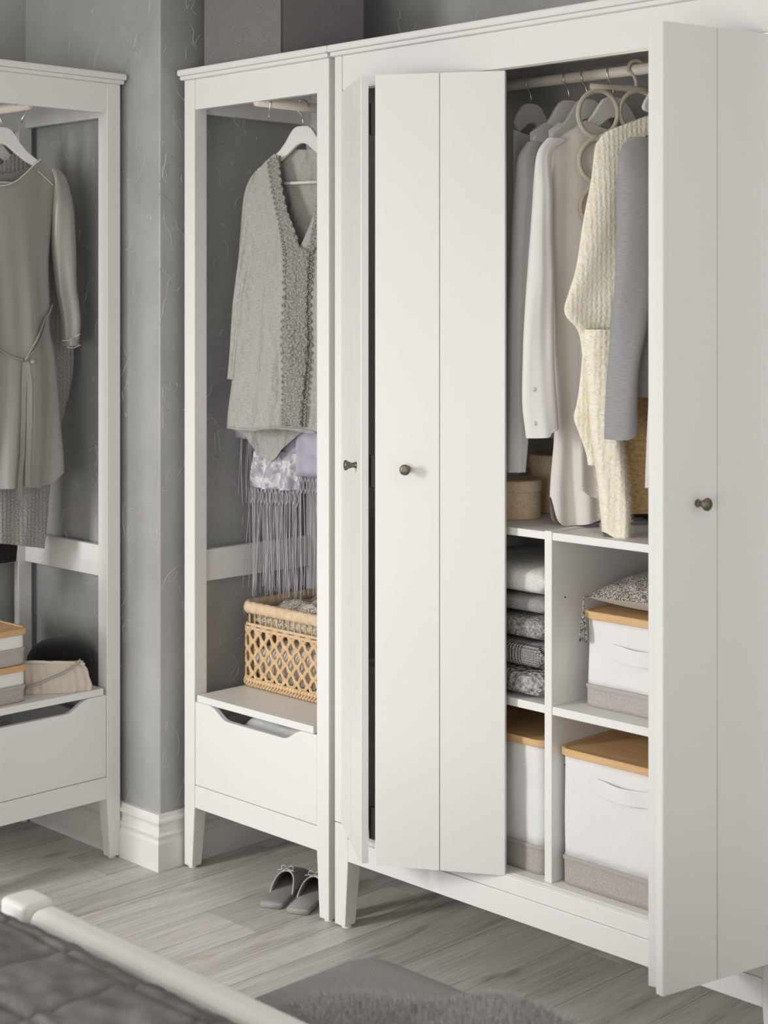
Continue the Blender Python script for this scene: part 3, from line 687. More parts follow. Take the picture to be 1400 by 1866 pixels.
belt.tube([on(FL, *p, .007) for p in dens([(45, 657), (62, 636), (75, 605), (84, 576), (94, 555)], 20)], .004, 8, flat=.5)
w_, z_ = FL.px(45, 658); dd = d_at(w_, z_) + .008
belt.lathe([(.0001, -.008), (.007, -.005), (.0085, 0), (.007, .005), (.0001, .008)], FL.P(w_, z_, dd), (0, 0, 1), 12, cap=False)
for pts in ([(44, 660), (42, 700), (41, 760), (38, 830), (33, 880), (33, 912)], [(47, 660), (52, 700), (51, 780), (48, 850), (48, 886)]):
    rows_ = dens([(x-4.5, y, x+4.5, y) for x, y in pts], 30); strip(belt, FL, rows_, .009, 3)
belt.build('belt', SATIN, dr, smooth=True)
for sgn in (1, -1):
    Rs = ztab(FL, [(104, 306), (117, 322), (125, 345), (132, 385), (136, 450), (137, 520), (142, 560), (144, 590), (141, 622)])
    Ls = ztab(FL, [(92, 310), (96, 322), (97, 345), (94, 385), (94, 450), (101, 520), (108, 560), (112, 590), (114, 622)])
    if sgn < 0: Ls, Rs = [(z, -w) for z, w in Rs], [(z, -w) for z, w in Ls]
    zt_, zb_ = zpx(FL, 104, 308), zpx(FL, 128, 618)
    cloth('sleeve', SATIN, dr, FL, Ls, Rs, flat(zt_), flat(zb_), th=.030, d0=.004, folds=[(.006, 1.1, .1, .4, .5)], wr=(.008, 6), nu=30, nz=60, thz=lambda z: min(1, .25+(zt_-z)/.12), seed=6)
    if sgn > 0:
        cf = MB()
        for y0_, y1_ in ((606, 610), ): cf.tube([on(FL, *p, .003) for p in dens([(114, 621), (126, 620), (136, 614), (142, 608)], 14)], .0014, 6)
        cf.tube([FL.P(*FL.px(x, y), .034) for x, y in dens([(113, 632), (125, 634), (138, 628)], 10)], .0012, 6)
        cf.build('cuff_piping', PIPING, dr, smooth=True)
    cloth('cuff', SATIN, dr, FL, [(z, sinterp(Ls, zb_) + (.0 if sgn > 0 else 0)) for z in (zb_-.03, zb_+.01)], [(z, sinterp(Rs, zb_)) for z in (zb_-.03, zb_+.01)], flat(zb_+.004), flat(zb_-.018), th=.028, d0=.004, nu=20, nz=8)
FK = Frame(-.985, -.357, 78)
hanger(FK, zn2-.004, 'white wooden hanger behind the satin dress, carrying the grey knit', 2.004, 'white hangers', half=.15)
kn = thing('knit_dress', FK.P(0, zn2-.12), 'long marled grey ribbed knit hanging behind the satin dress', 'sweater')
Rk = ztab(FK, [(100, 270), (100, 310), (112, 380), (118, 480), (124, 560), (133, 620), (134, 665), (128, 710), (119, 745), (108, 790), (98, 840), (90, 890), (86, 940), (80, 998), (79, 1020)])
Lk = [(z, -w) for z, w in Rk]
zk = zpx(FK, 60, 287)
cloth('knit_body', KNITG, kn, FK, Lk, Rk, shoulders(Lk[-1][1], Rk[-1][1], zn2-.004, .07, .05), [(0, zpx(FK, 60, 999)), (.5, zpx(FK, 5, 985)), (.75, zpx(FK, 45, 990)), (1, zpx(FK, 78, 999))], th=.04, folds=[(.004, 5, .1, .1, .4)], wr=(.004, 10), nu=60, nz=90, seed=8)
FB = Frame(-1.06, -.357, 82)
hanger(FB, zn2-.006, 'white wooden hanger behind the grey knit, carrying the black knit', 2.004, 'white hangers', half=.10)
bkn = thing('black_knit', FB.P(0, zn2-.12), 'black knit garment showing below the grey ribbed knit', 'sweater')
Rb = ztab(FB, [(40, 330), (60, 500), (50, 800), (32, 990), (29, 1028)]); Lb = [(z, -w) for z, w in Rb]
cloth('knit_body', BLACKK, bkn, FB, Lb, Rb, shoulders(-.1, .1, zn2-.006), flat(zpx(FB, 15, 1024)), th=.022, wr=(.004, 10), nu=40, nz=50, seed=11)

# ------------------------------------------------------------------ clothes on the long rod
def rodx(px, py): return Yp(px, py, RY).x
HX = [rodx(968, 140), rodx(1037, 132), rodx(1070, 128), rodx(1118, 122)]
WF = [Frame(HX[0], RY, 84), Frame(HX[1], RY, 78), Frame(HX[2], RY, 74), Frame(HX[3], RY, 68)]
HZ = [WF[0].px(977, 190)[1], WF[1].px(1043, 183)[1], WF[2].px(1080, 181)[1], WF[3].px(1124, 177)[1]]
HL = ['white wooden hanger carrying the sheer pale shirt', 'white wooden hanger carrying the grey shirt', 'white wooden hanger carrying the linen shirt between the grey and pale pink ones', 'white wooden hanger carrying the long pale pink shirt']
def shirt(fr, name, label, mat, zneck, body_l, body_r, body_bot, sl_l, sl_r, sl_bot, seed, d_s=.03, bth=.032, sth=.026, collar=None, cat='shirt', smat=None, folds=((.006, 2.3, .2, .2, .7), (.004, 5.1, .6, -.3, .8)), drop=.062, bd=0, hlabel=''):
    t = thing(name, fr.P(0, zneck-.12), label, cat, 'shirts on the long rod' if cat == 'shirt' else None)
    bl = ztab(fr, body_l); br_ = ztab(fr, body_r) if isinstance(body_r, list) else [(bl[0][0], body_r*1.1), (bl[-1][0], body_r)]
    zt = zneck - drop; l0 = bl[-1][1]; r0 = br_[-1][1]
    hanger(fr, zneck, hlabel, RZ, 'white hangers', bar=False, half=min(.20, -l0-.004))
    tp = shoulders(l0, r0, zneck)
    cloth('shirt_body', mat, t, fr, bl, br_, tp, body_bot, th=bth, d0=bd, folds=folds, wr=(.004, 9), nu=50, nz=80, seed=seed, thz=lambda z: .35+.65*min(1, max(0, (zt-z)/.3)))
    if sl_l:
        a, b = ztab(fr, sl_l, d_s), ztab(fr, sl_r, d_s); zs_ = max(a[-1][0], b[-1][0])
        cloth('sleeve', smat or mat, t, fr, a, b, flat(zs_), sl_bot, th=sth, d0=d_s*.5, folds=[(.004, .9, .2, .5, .5), (.0015, 2.5, .7, -.4, .5)], wr=(.007, 7), nu=30, nz=80, seed=seed+3, thz=lambda z: min(1, .3+(zs_-z)/.15), dz=lambda u, z: d_s*.5*min(1, (zs_-z)/.3))
    return t
f_ = WF[0]
shirt(f_, 'sheer_shirt', 'sheer pale grey shirt furthest along the rod, behind the grey shirt', SHIRTB, HZ[0], [(936, 240), (936, 300), (932, 500), (930, 700), (930, 850)], .2, flat(zpx(f_, 930, 800)), None, None, None, 21, hlabel=HL[0])
f_ = WF[1]
g2 = shirt(f_, 'grey_shirt', 'mid grey cotton shirt with its cuff hanging low beside the door edge', SHIRTG, HZ[1], [(966, 240), (966, 300), (962, 500), (958, 700), (955, 850)], .2, flat(zpx(f_, 955, 770)),
      [(965, 258), (948, 285), (943, 330), (938, 400), (932, 520), (927, 640), (924, 760), (920, 862)], [(992, 262), (985, 285), (982, 330), (976, 400), (966, 520), (960, 640), (953, 690), (958, 765), (951, 862)], flat(zpx(f_, 938, 858)), 22, d_s=.012, hlabel=HL[1])
w0_, z0_ = f_.px(938, 824)
f_ = WF[2]
shirt(f_, 'linen_shirt', 'pale linen shirt between the grey shirt and the long pale pink shirt', SHIRTB, HZ[2], [(1000, 240), (1000, 320), (1002, 500), (1004, 700), (1004, 850)], .2, flat(zpx(f_, 1000, 760)), None, None, None, 23, bth=.02, hlabel=HL[2])
f_ = WF[3]
pink = shirt(f_, 'long_shirt', 'long pale pink shirt with white sleeve, rounded hem touching down near the shelf', SHIRTW, HZ[3], [(1003, 230), (1003, 285), (1006, 400), (1010, 600), (1012, 780), (1004, 880), (1002, 940), (1003, 965)], .04,
      [(0, zpx(f_, 1004, 905)), (.05, zpx(f_, 1006, 945)), (.14, zpx(f_, 1022, 957)), (.28, zpx(f_, 1045, 955)), (.5, zpx(f_, 1080, 945)), (1, zpx(f_, 1080, 930))],
      [(1005, 250), (990, 268), (983, 290), (977, 360), (967, 470), (958, 570), (955, 660), (955, 740), (962, 797)], [(1040, 255), (1018, 268), (1010, 290), (1008, 360), (1006, 470), (1006, 570), (1007, 640), (1011, 700), (1018, 778)], [(0, zpx(f_, 962, 796)), (.5, zpx(f_, 985, 792)), (.52, zpx(f_, 987, 787)), (1, zpx(f_, 1017, 774))], 24, d_s=.035, smat=SHIRTB, folds=((.011, 1.7, .45, .05, .5), (.006, 3.9, .1, -.15, .6)), hlabel=HL[3])
for x_, y_ in ((978, 710), (981, 772)):
    bt = MB(); bt.lathe([(.0001, .002), (.004, .0018), (.0052, .001), (.0052, -.001)], on(f_, x_, y_, .002), f_.n, 14, cap=False)
    bt.build('cuff_button', BUTTON, pink, smooth=True)
zf0, zf1 = zpx(f_, 1060, 640), zpx(f_, 1060, 903)
cloth('front_panel', SHIRTW, pink, f_, ztab(f_, [(1040, 500), (1036, 700), (1037, 890), (1037, 920)]), ztab(f_, [(1100, 500), (1100, 700), (1095, 920)]), flat(zpx(f_, 1060, 520)), [(0, zpx(f_, 1038, 888)), (.3, zpx(f_, 1050, 900)), (1, zpx(f_, 1085, 911))], th=.01, d0=.045, folds=[(.004, 1.5, .3, .1, .5)], wr=(.003, 9), nu=24, nz=50, seed=31, back=False, sp=.001)
# padded ring hanger
FRg = Frame(rodx(1160, 116), RY, 62)
rg = thing('ring_hanger', FRg.P(0, 1.93), 'cream crocheted scarf hanger made of rings', 'hanger')
def wp(x, y): return FRg.P(*FRg.px(x, y))
cz = RZ; xo = FRg.px(1160, 130)[0]
hk = [wp(1159, 160), wp(1160, 150), wp(1157, 141), wp(1152, 132)] + [FRg.P(xo*.0 + .019*math.cos(R(q)), cz + .0015 + .019*math.sin(R(q))) for q in range(190, -30, -20)]
MB().tube(hk, .0042, 10).build('hook', CREAM2, rg, smooth=True)
MB().tube([wp(1076, 157), wp(1110, 159), wp(1159, 162), wp(1200, 165)], .0062, 12).build('bar', CREAM2, rg, smooth=True)
def ringo(cx, cy, rx, ry):
    MB().tube([wp(cx + rx*math.cos(R(q)), cy + ry*math.sin(R(q))) for q in range(0, 361, 10)], .0056, 10, cap=False).build('ring', CREAM2, rg, smooth=True)
for q in ((1090, 207, 36, 42), (1163, 203, 33, 37), (1094, 293, 38, 40), (1096, 378, 38, 40), (1168, 287, 36, 42)): ringo(*q)
# cream cardigan
FC = Frame(rodx(1246, 108), RY, 63)
zc_ = FC.px(1246, 136)[1]

cd = thing('knit_cardigan', FC.P(0, zc_-.12), 'fluffy cream knitted cardigan beside the grey blazer', 'cardigan')
lc = ztab(FC, [(1086, 200), (1086, 262), (1083, 275), (1076, 330), (1062, 400), (1047, 490), (1034, 535), (1027, 560), (1031, 578), (1048, 596), (1056, 615), (1060, 650), (1060, 670)])
rc = [(lc[0][0], .16), (lc[-1][0], .19)]
wtop = lc[-1][1]; hanger(FC, zc_, 'white wooden hanger inside the cream cardigan', RZ, 'white hangers', bar=False, half=.06)
bcd = cloth('cardigan_body', CREAM, cd, FC, lc, rc, [(0, zpx(FC, 1086, 262)), (.04, zpx(FC, 1094, 243)), (.2, zpx(FC, 1125, 222)), (.42, zpx(FC, 1165, 195)), (.53, zpx(FC, 1183, 176)), (.62, zpx(FC, 1183, 180)), (1, zpx(FC, 1180, 225))], [(0, zpx(FC, 1064, 652)), (.1, zpx(FC, 1075, 655)), (.3, zpx(FC, 1110, 650)), (1, zpx(FC, 1130, 640))], th=.036, folds=[(.008, 1.6, .3, .05, .5), (.004, 4, .1, .1, .5)], wr=(.006, 9), nu=60, nz=90, seed=41, thz=lambda z: .45+.55*min(1, max(0, (zc_-.1-z)/.35)))
sle = cloth('sleeve', CREAM, cd, FC, ztab(FC, [(1060, 560), (1063, 650), (1068, 700), (1071, 730), (1077, 800), (1086, 870), (1092, 930), (1097, 978)]), ztab(FC, [(1122, 560), (1122, 650), (1124, 730), (1130, 800), (1138, 870), (1143, 930), (1146, 978)]), flat(zpx(FC, 1090, 600)), [(0, zpx(FC, 1097, 968)), (.3, zpx(FC, 1110, 978)), (1, zpx(FC, 1145, 974))], th=.034, d0=.012, folds=[(.006, 1.4, .2, .4, .4)], wr=(.006, 10), nu=36, nz=70, seed=44)
cloth('cardigan_flap', CREAM, cd, FC, ztab(FC, [(1075, 620), (1068, 700), (1062, 740), (1057, 762), (1066, 790), (1080, 830), (1085, 870)]), ztab(FC, [(1100, 690), (1102, 760), (1106, 870)]), flat(zpx(FC, 1080, 625)), flat(zpx(FC, 1080, 850)), th=.008, d0=-.03, wr=(.003, 9), nu=20, nz=30, seed=46)
def fuzz(o, n, ln, wid, mat, seed, lean=.5):
    """short hair strands rooted on every face of o"""
    rn = random.Random(seed); me = o.data; mb = MB(); P = me.polygons; V = me.vertices
    ar = [p.area for p in P]; pick = rn.choices(range(len(P)), ar, k=n)
    off = Vector((0, 0, 0)); q = o
    while q is not None: off += q.location; q = q.parent
    for i in pick:
        p = P[i]; vs = [V[k].co for k in p.vertices]; w = [rn.random() for _ in vs]; t = sum(w)
        c = Vector((0, 0, 0))
        for v_, k in zip(vs, w): c += v_*(k/t)
        nr = p.normal.copy()
        if nr.dot(CAM - c - off) < 0 and lean > .9: nr = -nr
        l = ln*rn.uniform(.5, 1.2); d_ = (nr + Vector((rn.gauss(0, .5), rn.gauss(0, .5), rn.gauss(0, .5)))*lean).normalized()
        b_ = (d_ + Vector((rn.gauss(0, .4), rn.gauss(0, .4), -.35))*.8).normalized()
        sd = d_.orthogonal().normalized()*wid; r0 = c + off
        m1 = r0 + d_*l*.55; tp = m1 + b_*l*.45
        k = len(mb.v); mb.v += [tuple(r0 - sd), tuple(r0 + sd), tuple(m1 + sd*.7), tuple(m1 - sd*.7), tuple(tp)]
        mb.f += [(k, k+1, k+2, k+3), (k+3, k+2, k+4)]
    return tag(mb.build('fur', mat, o, smooth=True), kind='stuff')
fuzz(bcd, 7000, .009, .00022, CRH, 1, .8); fuzz(sle, 4000, .009, .00022, CRH, 2, .8)
# grey blazer
FZ = Frame(rodx(1284, 104), RY, 66)
zb_n = FZ.px(1284, 148)[1]
hanger(FZ, zb_n, 'white wooden hanger inside the grey blazer', RZ, 'white hangers', bar=False, half=.06)
bz = thing('blazer', FZ.P(0, zb_n-.12), 'grey melange blazer hanging next to the open folding door', 'blazer')
lz = ztab(FZ, [(1146, 200), (1146, 262), (1148, 275), (1150, 400), (1152, 560), (1154, 724)]); rz_ = [(lz[0][0], .17), (lz[-1][0], .18)]
cloth('blazer_body', BLAZER, bz, FZ, lz, rz_, [(0, zpx(FZ, 1146, 262)), (.1, zpx(FZ, 1158, 250)), (.3, zpx(FZ, 1185, 226)), (.45, zpx(FZ, 1200, 212)), (.6, zpx(FZ, 1200, 214)), (1, zpx(FZ, 1200, 245))], flat(zpx(FZ, 1168, 723)), th=.036, folds=[(.005, 1.5, .2, .1, .6)], wr=(.003, 7), nu=50, nz=70, seed=51, thz=lambda z: .5+.5*min(1, max(0, (zb_n-.1-z)/.3)))
zbs = zpx(FZ, 1160, 252)
cloth('sleeve', BLAZER, bz, FZ, ztab(FZ, [(1152, 250), (1137, 270), (1131, 300), (1128, 400), (1122, 500), (1113, 640), (1106, 740), (1104, 800)], .03), ztab(FZ, [(1195, 250), (1192, 300), (1190, 400), (1186, 500), (1172, 600), (1160, 660), (1157, 720), (1161, 800)], .03), flat(zbs), [(0, zpx(FZ, 1104, 798)), (.4, zpx(FZ, 1120, 797)), (1, zpx(FZ, 1160, 783))], th=.032, d0=.02, folds=[(.005, .8, .4, .35, .5)], wr=(.005, 6), nu=36, nz=80, seed=53, thz=lambda z: min(1, .35+(zbs-z)/.14), dz=lambda u, z: .015*min(1, (zbs-z)/.3))
# white garment by the door
FWg = Frame(.955, RY, 80)
hanger(FWg, zb_n-.01, 'white wooden hanger carrying the white garment behind the folded door', RZ, 'white hangers', bar=False, half=.16)
wg = thing('white_blouse', FWg.P(0, zb_n-.13), 'white blouse mostly hidden behind the folded door panels', 'blouse')
lw_ = ztab(FWg, [(1210, 240), (1200, 400), (1192, 600), (1184, 700), (1179, 780), (1174, 885), (1174, 910)])
cloth('blouse_body', SHIRTW, wg, FWg, lw_, [(lw_[0][0], .2), (lw_[-1][0], .18)], shoulders(lw_[-1][1], .18, zb_n-.01), flat(zpx(FWg, 1180, 888)), th=.03, folds=[(.005, 2, .2, .1, .6)], wr=(.003, 8), nu=30, nz=50, seed=61)

# ------------------------------------------------------------------ things on the wardrobe shelves
def round_box(cx, cy, z0, r, h, lh, label):
    t = thing('round_box', (cx, cy, z0), label, 'box', 'round straw boxes')
    MB().lathe([(r*.96, 0), (r, .002), (r, h-lh*.6)], (cx, cy, z0), n=48).build('box_body', STRAW, t, bevel=0, smooth=False)
    R_ = r + .0035
    MB().lathe([(R_-.001, h-lh), (R_, h-lh+.001), (R_, h-.002), (R_-.003, h), (R_-.004, h+.0004)], (cx, cy, z0), n=48).build('lid', STRAW, t)
    return t
round_box(.418, .168, 1.0032, .064, .088, .026, 'small round tan woven box with lid, in front of the taller one')
round_box(.415, .345, 1.0032, .078, .135, .034, 'taller round tan woven box with lid, behind the small one')
FM = Frame(rodx(1216, 111), RY, 64)
zm_ = FM.px(1216, 148)[1]
hanger(FM, zm_, 'white wooden hanger inside the mustard knit', RZ, 'white hangers', bar=False, half=.06)
mk_ = thing('mustard_knit', FM.P(0, zm_-.12), 'long mustard knitted garment hanging between the cream cardigan and the blazer', 'dress')
lm = ztab(FM, [(1128, 230), (1128, 500), (1124, 700), (1120, 860), (1120, 940)])
cloth('knit_body', MUSTARD, mk_, FM, lm, [(lm[0][0], .165), (lm[-1][0], .15)], shoulders(lm[-1][1], .15, zm_-.075), [(0, zpx(FM, 1140, 936)), (.5, zpx(FM, 1160, 938)), (1, zpx(FM, 1183, 936))], th=.02, d0=-.012, folds=[(.004, 1.7, .2, .1, .6)], wr=(.003, 8), nu=40, nz=60, seed=81)
o_ = lump('felt_pouch', .60, .86, .345, .448, 1.0033, 1.0400, DARKF, 12, .006)
tag(o_, 'dark grey felt pouch lying on the shelf below the mustard knit', 'pouch')

def canvas_box(label, x0, x1, y0, y1, z0, h, lid, band, rot=None, handle=True, hz=.78, name='canvas_box', group='canvas boxes with bamboo lids', wob=.003, seed=0, mid=None):
    t = thing(name, ((x0+x1)/2, (y0+y1)/2, z0), label, 'box', group)
    def ring(z, ins=0, k=1): 
        pts = []
        for p in rrect(x0+ins, x1-ins, y0+ins, y1-ins, .022, z, 6):
            pts.append(p)
        out = []
        for a, b in zip(pts, pts[1:] + pts[:1]):
            a, b = Vector(a), Vector(b); n = 12 if (b-a).length > .05 else 1
            for i in range(n):
                q = a + (b-a)*(i/n); e = noise.noise(Vector((q.x*11+seed, q.y*11, q.z*9)))*wob*k
                c = Vector(((x0+x1)/2, (y0+y1)/2, z)); dv = (c-q); dv.z = 0; dv.normalize(); out.append(q + dv*(e + wob*.5))
        return out
    zb, zt = z0 + band, z0 + h - lid
    MB().rings([ring(zb - .002 + (zt-zb+.002)*i/10, .002) for i in range(11)]).build('canvas_body', CANVAS, t, smooth=True)
    bd = MB().rings([ring(z0 + .0003 + band*i/5, .0005) for i in range(6)]).build('base_band', GREYC, t, smooth=True)
    MB().rings([ring(z0+band-.010, -.0008), ring(z0+band-.008, -.0014), ring(z0+band-.003, -.0014), ring(z0+band-.001, -.0008)], False, False).build('seam', TAUPE, bd, smooth=True)
    a = .004
    def rr(i, z): return rrect(x0-a+i, x1+a-i, y0-a+i, y1+a-i, .03-i*.5, z, 8)
    zl = z0 + h
    MB().rings([rr(.0015, zl-lid), rr(0, zl-lid+.0015), rr(0, zl-.0015), rr(.0015, zl), rr(.007, zl), rr(.0075, zl-.0025), rr(.03, zl-.0028)]).build('lid', BAMBOO, t)
    if handle:
        cx = (x0+x1)/2; zz = z0 + h*hz; L = .075; mb = MB(); rows = []
        for i in range(25):
            s = -L + 2*L*i/24; o = .0022 + .010*max(0, math.cos(s/L*math.pi/2*1.25))**1.5 * (1 if mid is None else mid)
            sag = -.004*math.cos(s/L*math.pi/2)
            rows.append([(cx+s, y0-o, zz+sag-.0165), (cx+s, y0-o, zz+sag+.0165), (cx+s, y0-o+.0025, zz+sag+.0165), (cx+s, y0-o+.0025, zz+sag-.0165)])
        mb.rings(rows); mb.build('strap_handle', CANVAS, t, bevel=.001)
    return t
canvas_box('large white canvas box with strap handle and bamboo lid on the wardrobe floor', .6505, 1.000, .046, .43, .2557, .290, .0155, .062, seed=1)
canvas_box('white canvas box with grey base under the beaded cushion', .679, .985, .090, .45, .6322, .2035, .0165, .048, seed=2, hz=.62)
canvas_box('tall white canvas box with bamboo lid beneath the stack of folded knits', .262, .607, .048, .43, .2557, .292, .0155, .062, seed=3, wob=.006, handle=False)
# beaded cushion with a tassel
CU = thing('beaded_cushion', (.84, .27, .8362), 'beaded grey beige cushion with corner tassel lying on the canvas box', 'cushion')
def pillow(mb_mat, top):
    mb = MB(); n = 30; vs = []
    for i in range(n + 1):
        for j in range(n + 1):
            u, v = 2*i/n-1, 2*j/n-1
            pin = 1 - .07*(1-u*u)*abs(v)**3; pin2 = 1 - .07*(1-v*v)*abs(u)**3
            ang = R(4); X, Y = u*.17*pin2, v*.155*pin
            x = .848 + X*math.cos(ang) - Y*math.sin(ang); y = .262 + X*math.sin(ang) + Y*math.cos(ang)
            bl = ((1-u*u)*(1-v*v))
            bl = max(0, bl)**.42
            z = .8362 + .028 + (.055*bl if top else -.0272*min(1, bl*1.15))
            vs.append((x, y, z))
    m = n+1
    mb.add(vs, [(i*m+j, (i+1)*m+j, (i+1)*m+j+1, i*m+j+1) for i in range(n) for j in range(n)]); return mb
pillow(0, True).build('beaded_front', BEAD, CU, smooth=True); pillow(0, False).build('cushion_back', VELVB, CU, smooth=True)
ts = MB(); tx, ty = .690, .081; rn = random.Random(3)
ts.tube([(.690, .100, .864), (.686, .088, .866), (tx, ty-.001, .850), (tx, ty-.001, .836)], .0018, 6)
ts.lathe([(.0012, .834), (.0045, .831), (.0035, .824), (.0048, .820)], (tx, ty-.001, 0), n=10)
for i in range(16):
    a = i*2.4; r = .0045*math.sqrt((i+.5)/16); e = rn.uniform(-.004, .004)
    ts.tube([(tx+r*math.cos(a), ty-.001+r*.6*math.sin(a), .824), (tx+1.6*r*math.cos(a)+e, ty-.003+r*.6*math.sin(a), .795), (tx+1.9*r*math.cos(a)+e, ty-.003+r*.6*math.sin(a), .768+rn.uniform(0, .006))], .0012, 5)
ts.build('tassel', BEAD, CU, smooth=True)
# folded knits
def folded(label, i, x0, x1, y0, y1, z0, z1, mat, sag):
    mb = MB(); rs = []; uv = []
    nx = 26
    for k in range(nx + 1):
        x = x0 + (x1-x0)*k/nx; e = min(1, min(k, nx-k)/2.5 + .35)
        ring = []
        for q in range(28):
            a = 2*math.pi*q/28; c, s = math.cos(a), math.sin(a)
            hh_ = (z1-z0)/2; yy = (y0+y1)/2 + (y1-y0)/2*abs(c)**.35*(1 if c > 0 else -1)
            zz = (z0+z1)/2 + hh_*e*abs(s)**.55*(1 if s > 0 else -1)
            nn_ = noise.noise(Vector((x*12+i*5, yy*12, zz*14)))*.006
            ring.append((x, yy + nn_, zz + max(0, s)*nn_*.6 + (sag*(1-e) if s < 0 else 0)))
        rs.append(ring)
    mb.rings(rs); o = mb.build('folded_knit', mat, smooth=True)
    return tag(o, label, 'sweater', 'folded knits in a stack')
zz = .6325
for i, (h_, m_, dy, lb) in enumerate(((.062, 4, 0, 'chunky marled grey folded knit at the bottom of the stack'), (.060, 3, -.002, 'light grey ribbed folded knit, second from the bottom of the stack'), (.056, 2, .006, 'dark marled folded knit in the middle of the stack'), (.042, 1, .012, 'plain grey folded knit just below the ivory one'), (.062, 0, .006, 'ivory folded knit on top of the stack'))):
    folded(lb, i, .30, .612, .042+dy, .40, zz, zz+h_, SWEAT[m_], .004); zz += h_ + .0005
# ------------------------------------------------------------------ left wardrobe shelf
def lbox(label, y1, z0, h, seed, dx=0):
    t = canvas_box(label, 0, .235, 0, .38, 0, h, .016, h*.48, handle=False, name='low_canvas_box', group='low canvas boxes with bamboo lids', seed=seed, wob=.005)
    t.rotation_euler = (0, 0, R(90)); t.location = (-.782 - .19 + dx, y1 - .1175, z0); return t
lbox('low grey and white canvas box with bamboo lid, lower of two beside the clutch', -.352, .4642, .0965, 5, .0)
lbox('low grey and white canvas box with bamboo lid, upper of two beside the clutch', -.354, .5612, .094, 6, .002)
FH = Frame(-.955, -.205, 66)
hx, hz0 = FH.px(100, 1245)
ht = thing('felt_beret', FH.P(hx, .4642), 'black felt beret behind the beige clutch', 'hat')
c0 = FH.P(hx+.012, .4642)
MB().lathe([(.03, 0), (.062, .003), (.078, .012), (.088, .030), (.090, .048), (.085, .070), (.072, .090), (.052, .104), (.028, .111), (.0001, .113)], c0, (0, 0, 1), 40, cap=False).build('crown', HATF, ht, smooth=True)
# clutch
FQ = Frame(-.818, -.24, 58)
cl = thing('clutch_bag', FQ.P(FQ.px(100, 1255)[0], .4642), 'beige pleated satin clutch with cream frame and grey wrist strap', 'bag')
Lq = [(.46, FQ.px(36, 1250)[0]), (.52, FQ.px(30, 1215)[0]), (.56, FQ.px(36, 1205)[0])]; Rq = [(.464, FQ.px(167, 1256)[0]), (.478, FQ.px(168, 1248)[0]), (.50, FQ.px(163, 1230)[0]), (.522, FQ.px(159, 1212)[0]), (.535, FQ.px(152, 1204)[0])]
zq = zpx(FQ, 110, 1206)
cloth('pouch', CLUTCH, cl, FQ, Lq, Rq, flat(zq), flat(.4646), th=.024, folds=[(.003, 9, .1, .3, .4)], wr=(.006, 26), nu=50, nz=30, seed=71, thz=lambda z: .35 + .65*min(1, max(0, (zq-z)/.035)))
MB().tube([FQ.P(FQ.px(x, y)[0], FQ.px(x, y)[1], .008) for x, y in ((40, 1206), (60, 1205), (110, 1206), (146, 1207), (154, 1210))], .0042, 10).build('frame', CLFR, cl, smooth=True)
MB().tube([FQ.P(FQ.px(81, 1203)[0], zq+.004, .008), FQ.P(FQ.px(96, 1203)[0], zq+.004, .008)], .003, 8).build('clasp', BRONZE, cl, smooth=True)
MB().tube([FQ.P(*FQ.px(x, y, .03), .03) for x, y in dens([(44, 1254), (70, 1246), (95, 1235), (118, 1225), (134, 1214), (146, 1203)], 20)], .0042, 8, flat=.9).build('wrist_strap', TAUPE, cl, smooth=True)
MB().tube([FQ.P(*FQ.px(x, y, .026), .026) for x, y in ((140, 1206), (146, 1201), (149, 1206), (144, 1209))], .0014, 6).build('strap_ring', STEEL, cl, smooth=True)

# ------------------------------------------------------------------ fabric box on top of the middle wardrobe
YB = .045; xb0, xb1 = Yp(371, 100, YB).x, Yp(513, 100, YB).x; yb1 = Xp(664, 50, xb1).y
fb = thing('fabric_storage_box', ((xb0+xb1)/2, (YB+yb1)/2, HT), 'dark grey fabric storage box on top of the open wardrobe', 'box')
MB().box(xb0, xb1, YB, yb1, HT+.0003, HT+.27).build('box_body', BOXFAB, fb, bevel=.003)
MB().box(xb0-.003, xb1+.003, YB-.003, yb1+.003, HT+.272, HT+.33).build('lid', BOXFAB, fb, bevel=.004)
for x_, y_ in ((xb0, YB), (xb1, YB), (xb1, yb1)): MB().tube([(x_, y_, HT+.001), (x_, y_, HT+.269)], .0022, 6).build('corner_seam', DARKF, fb, smooth=True)

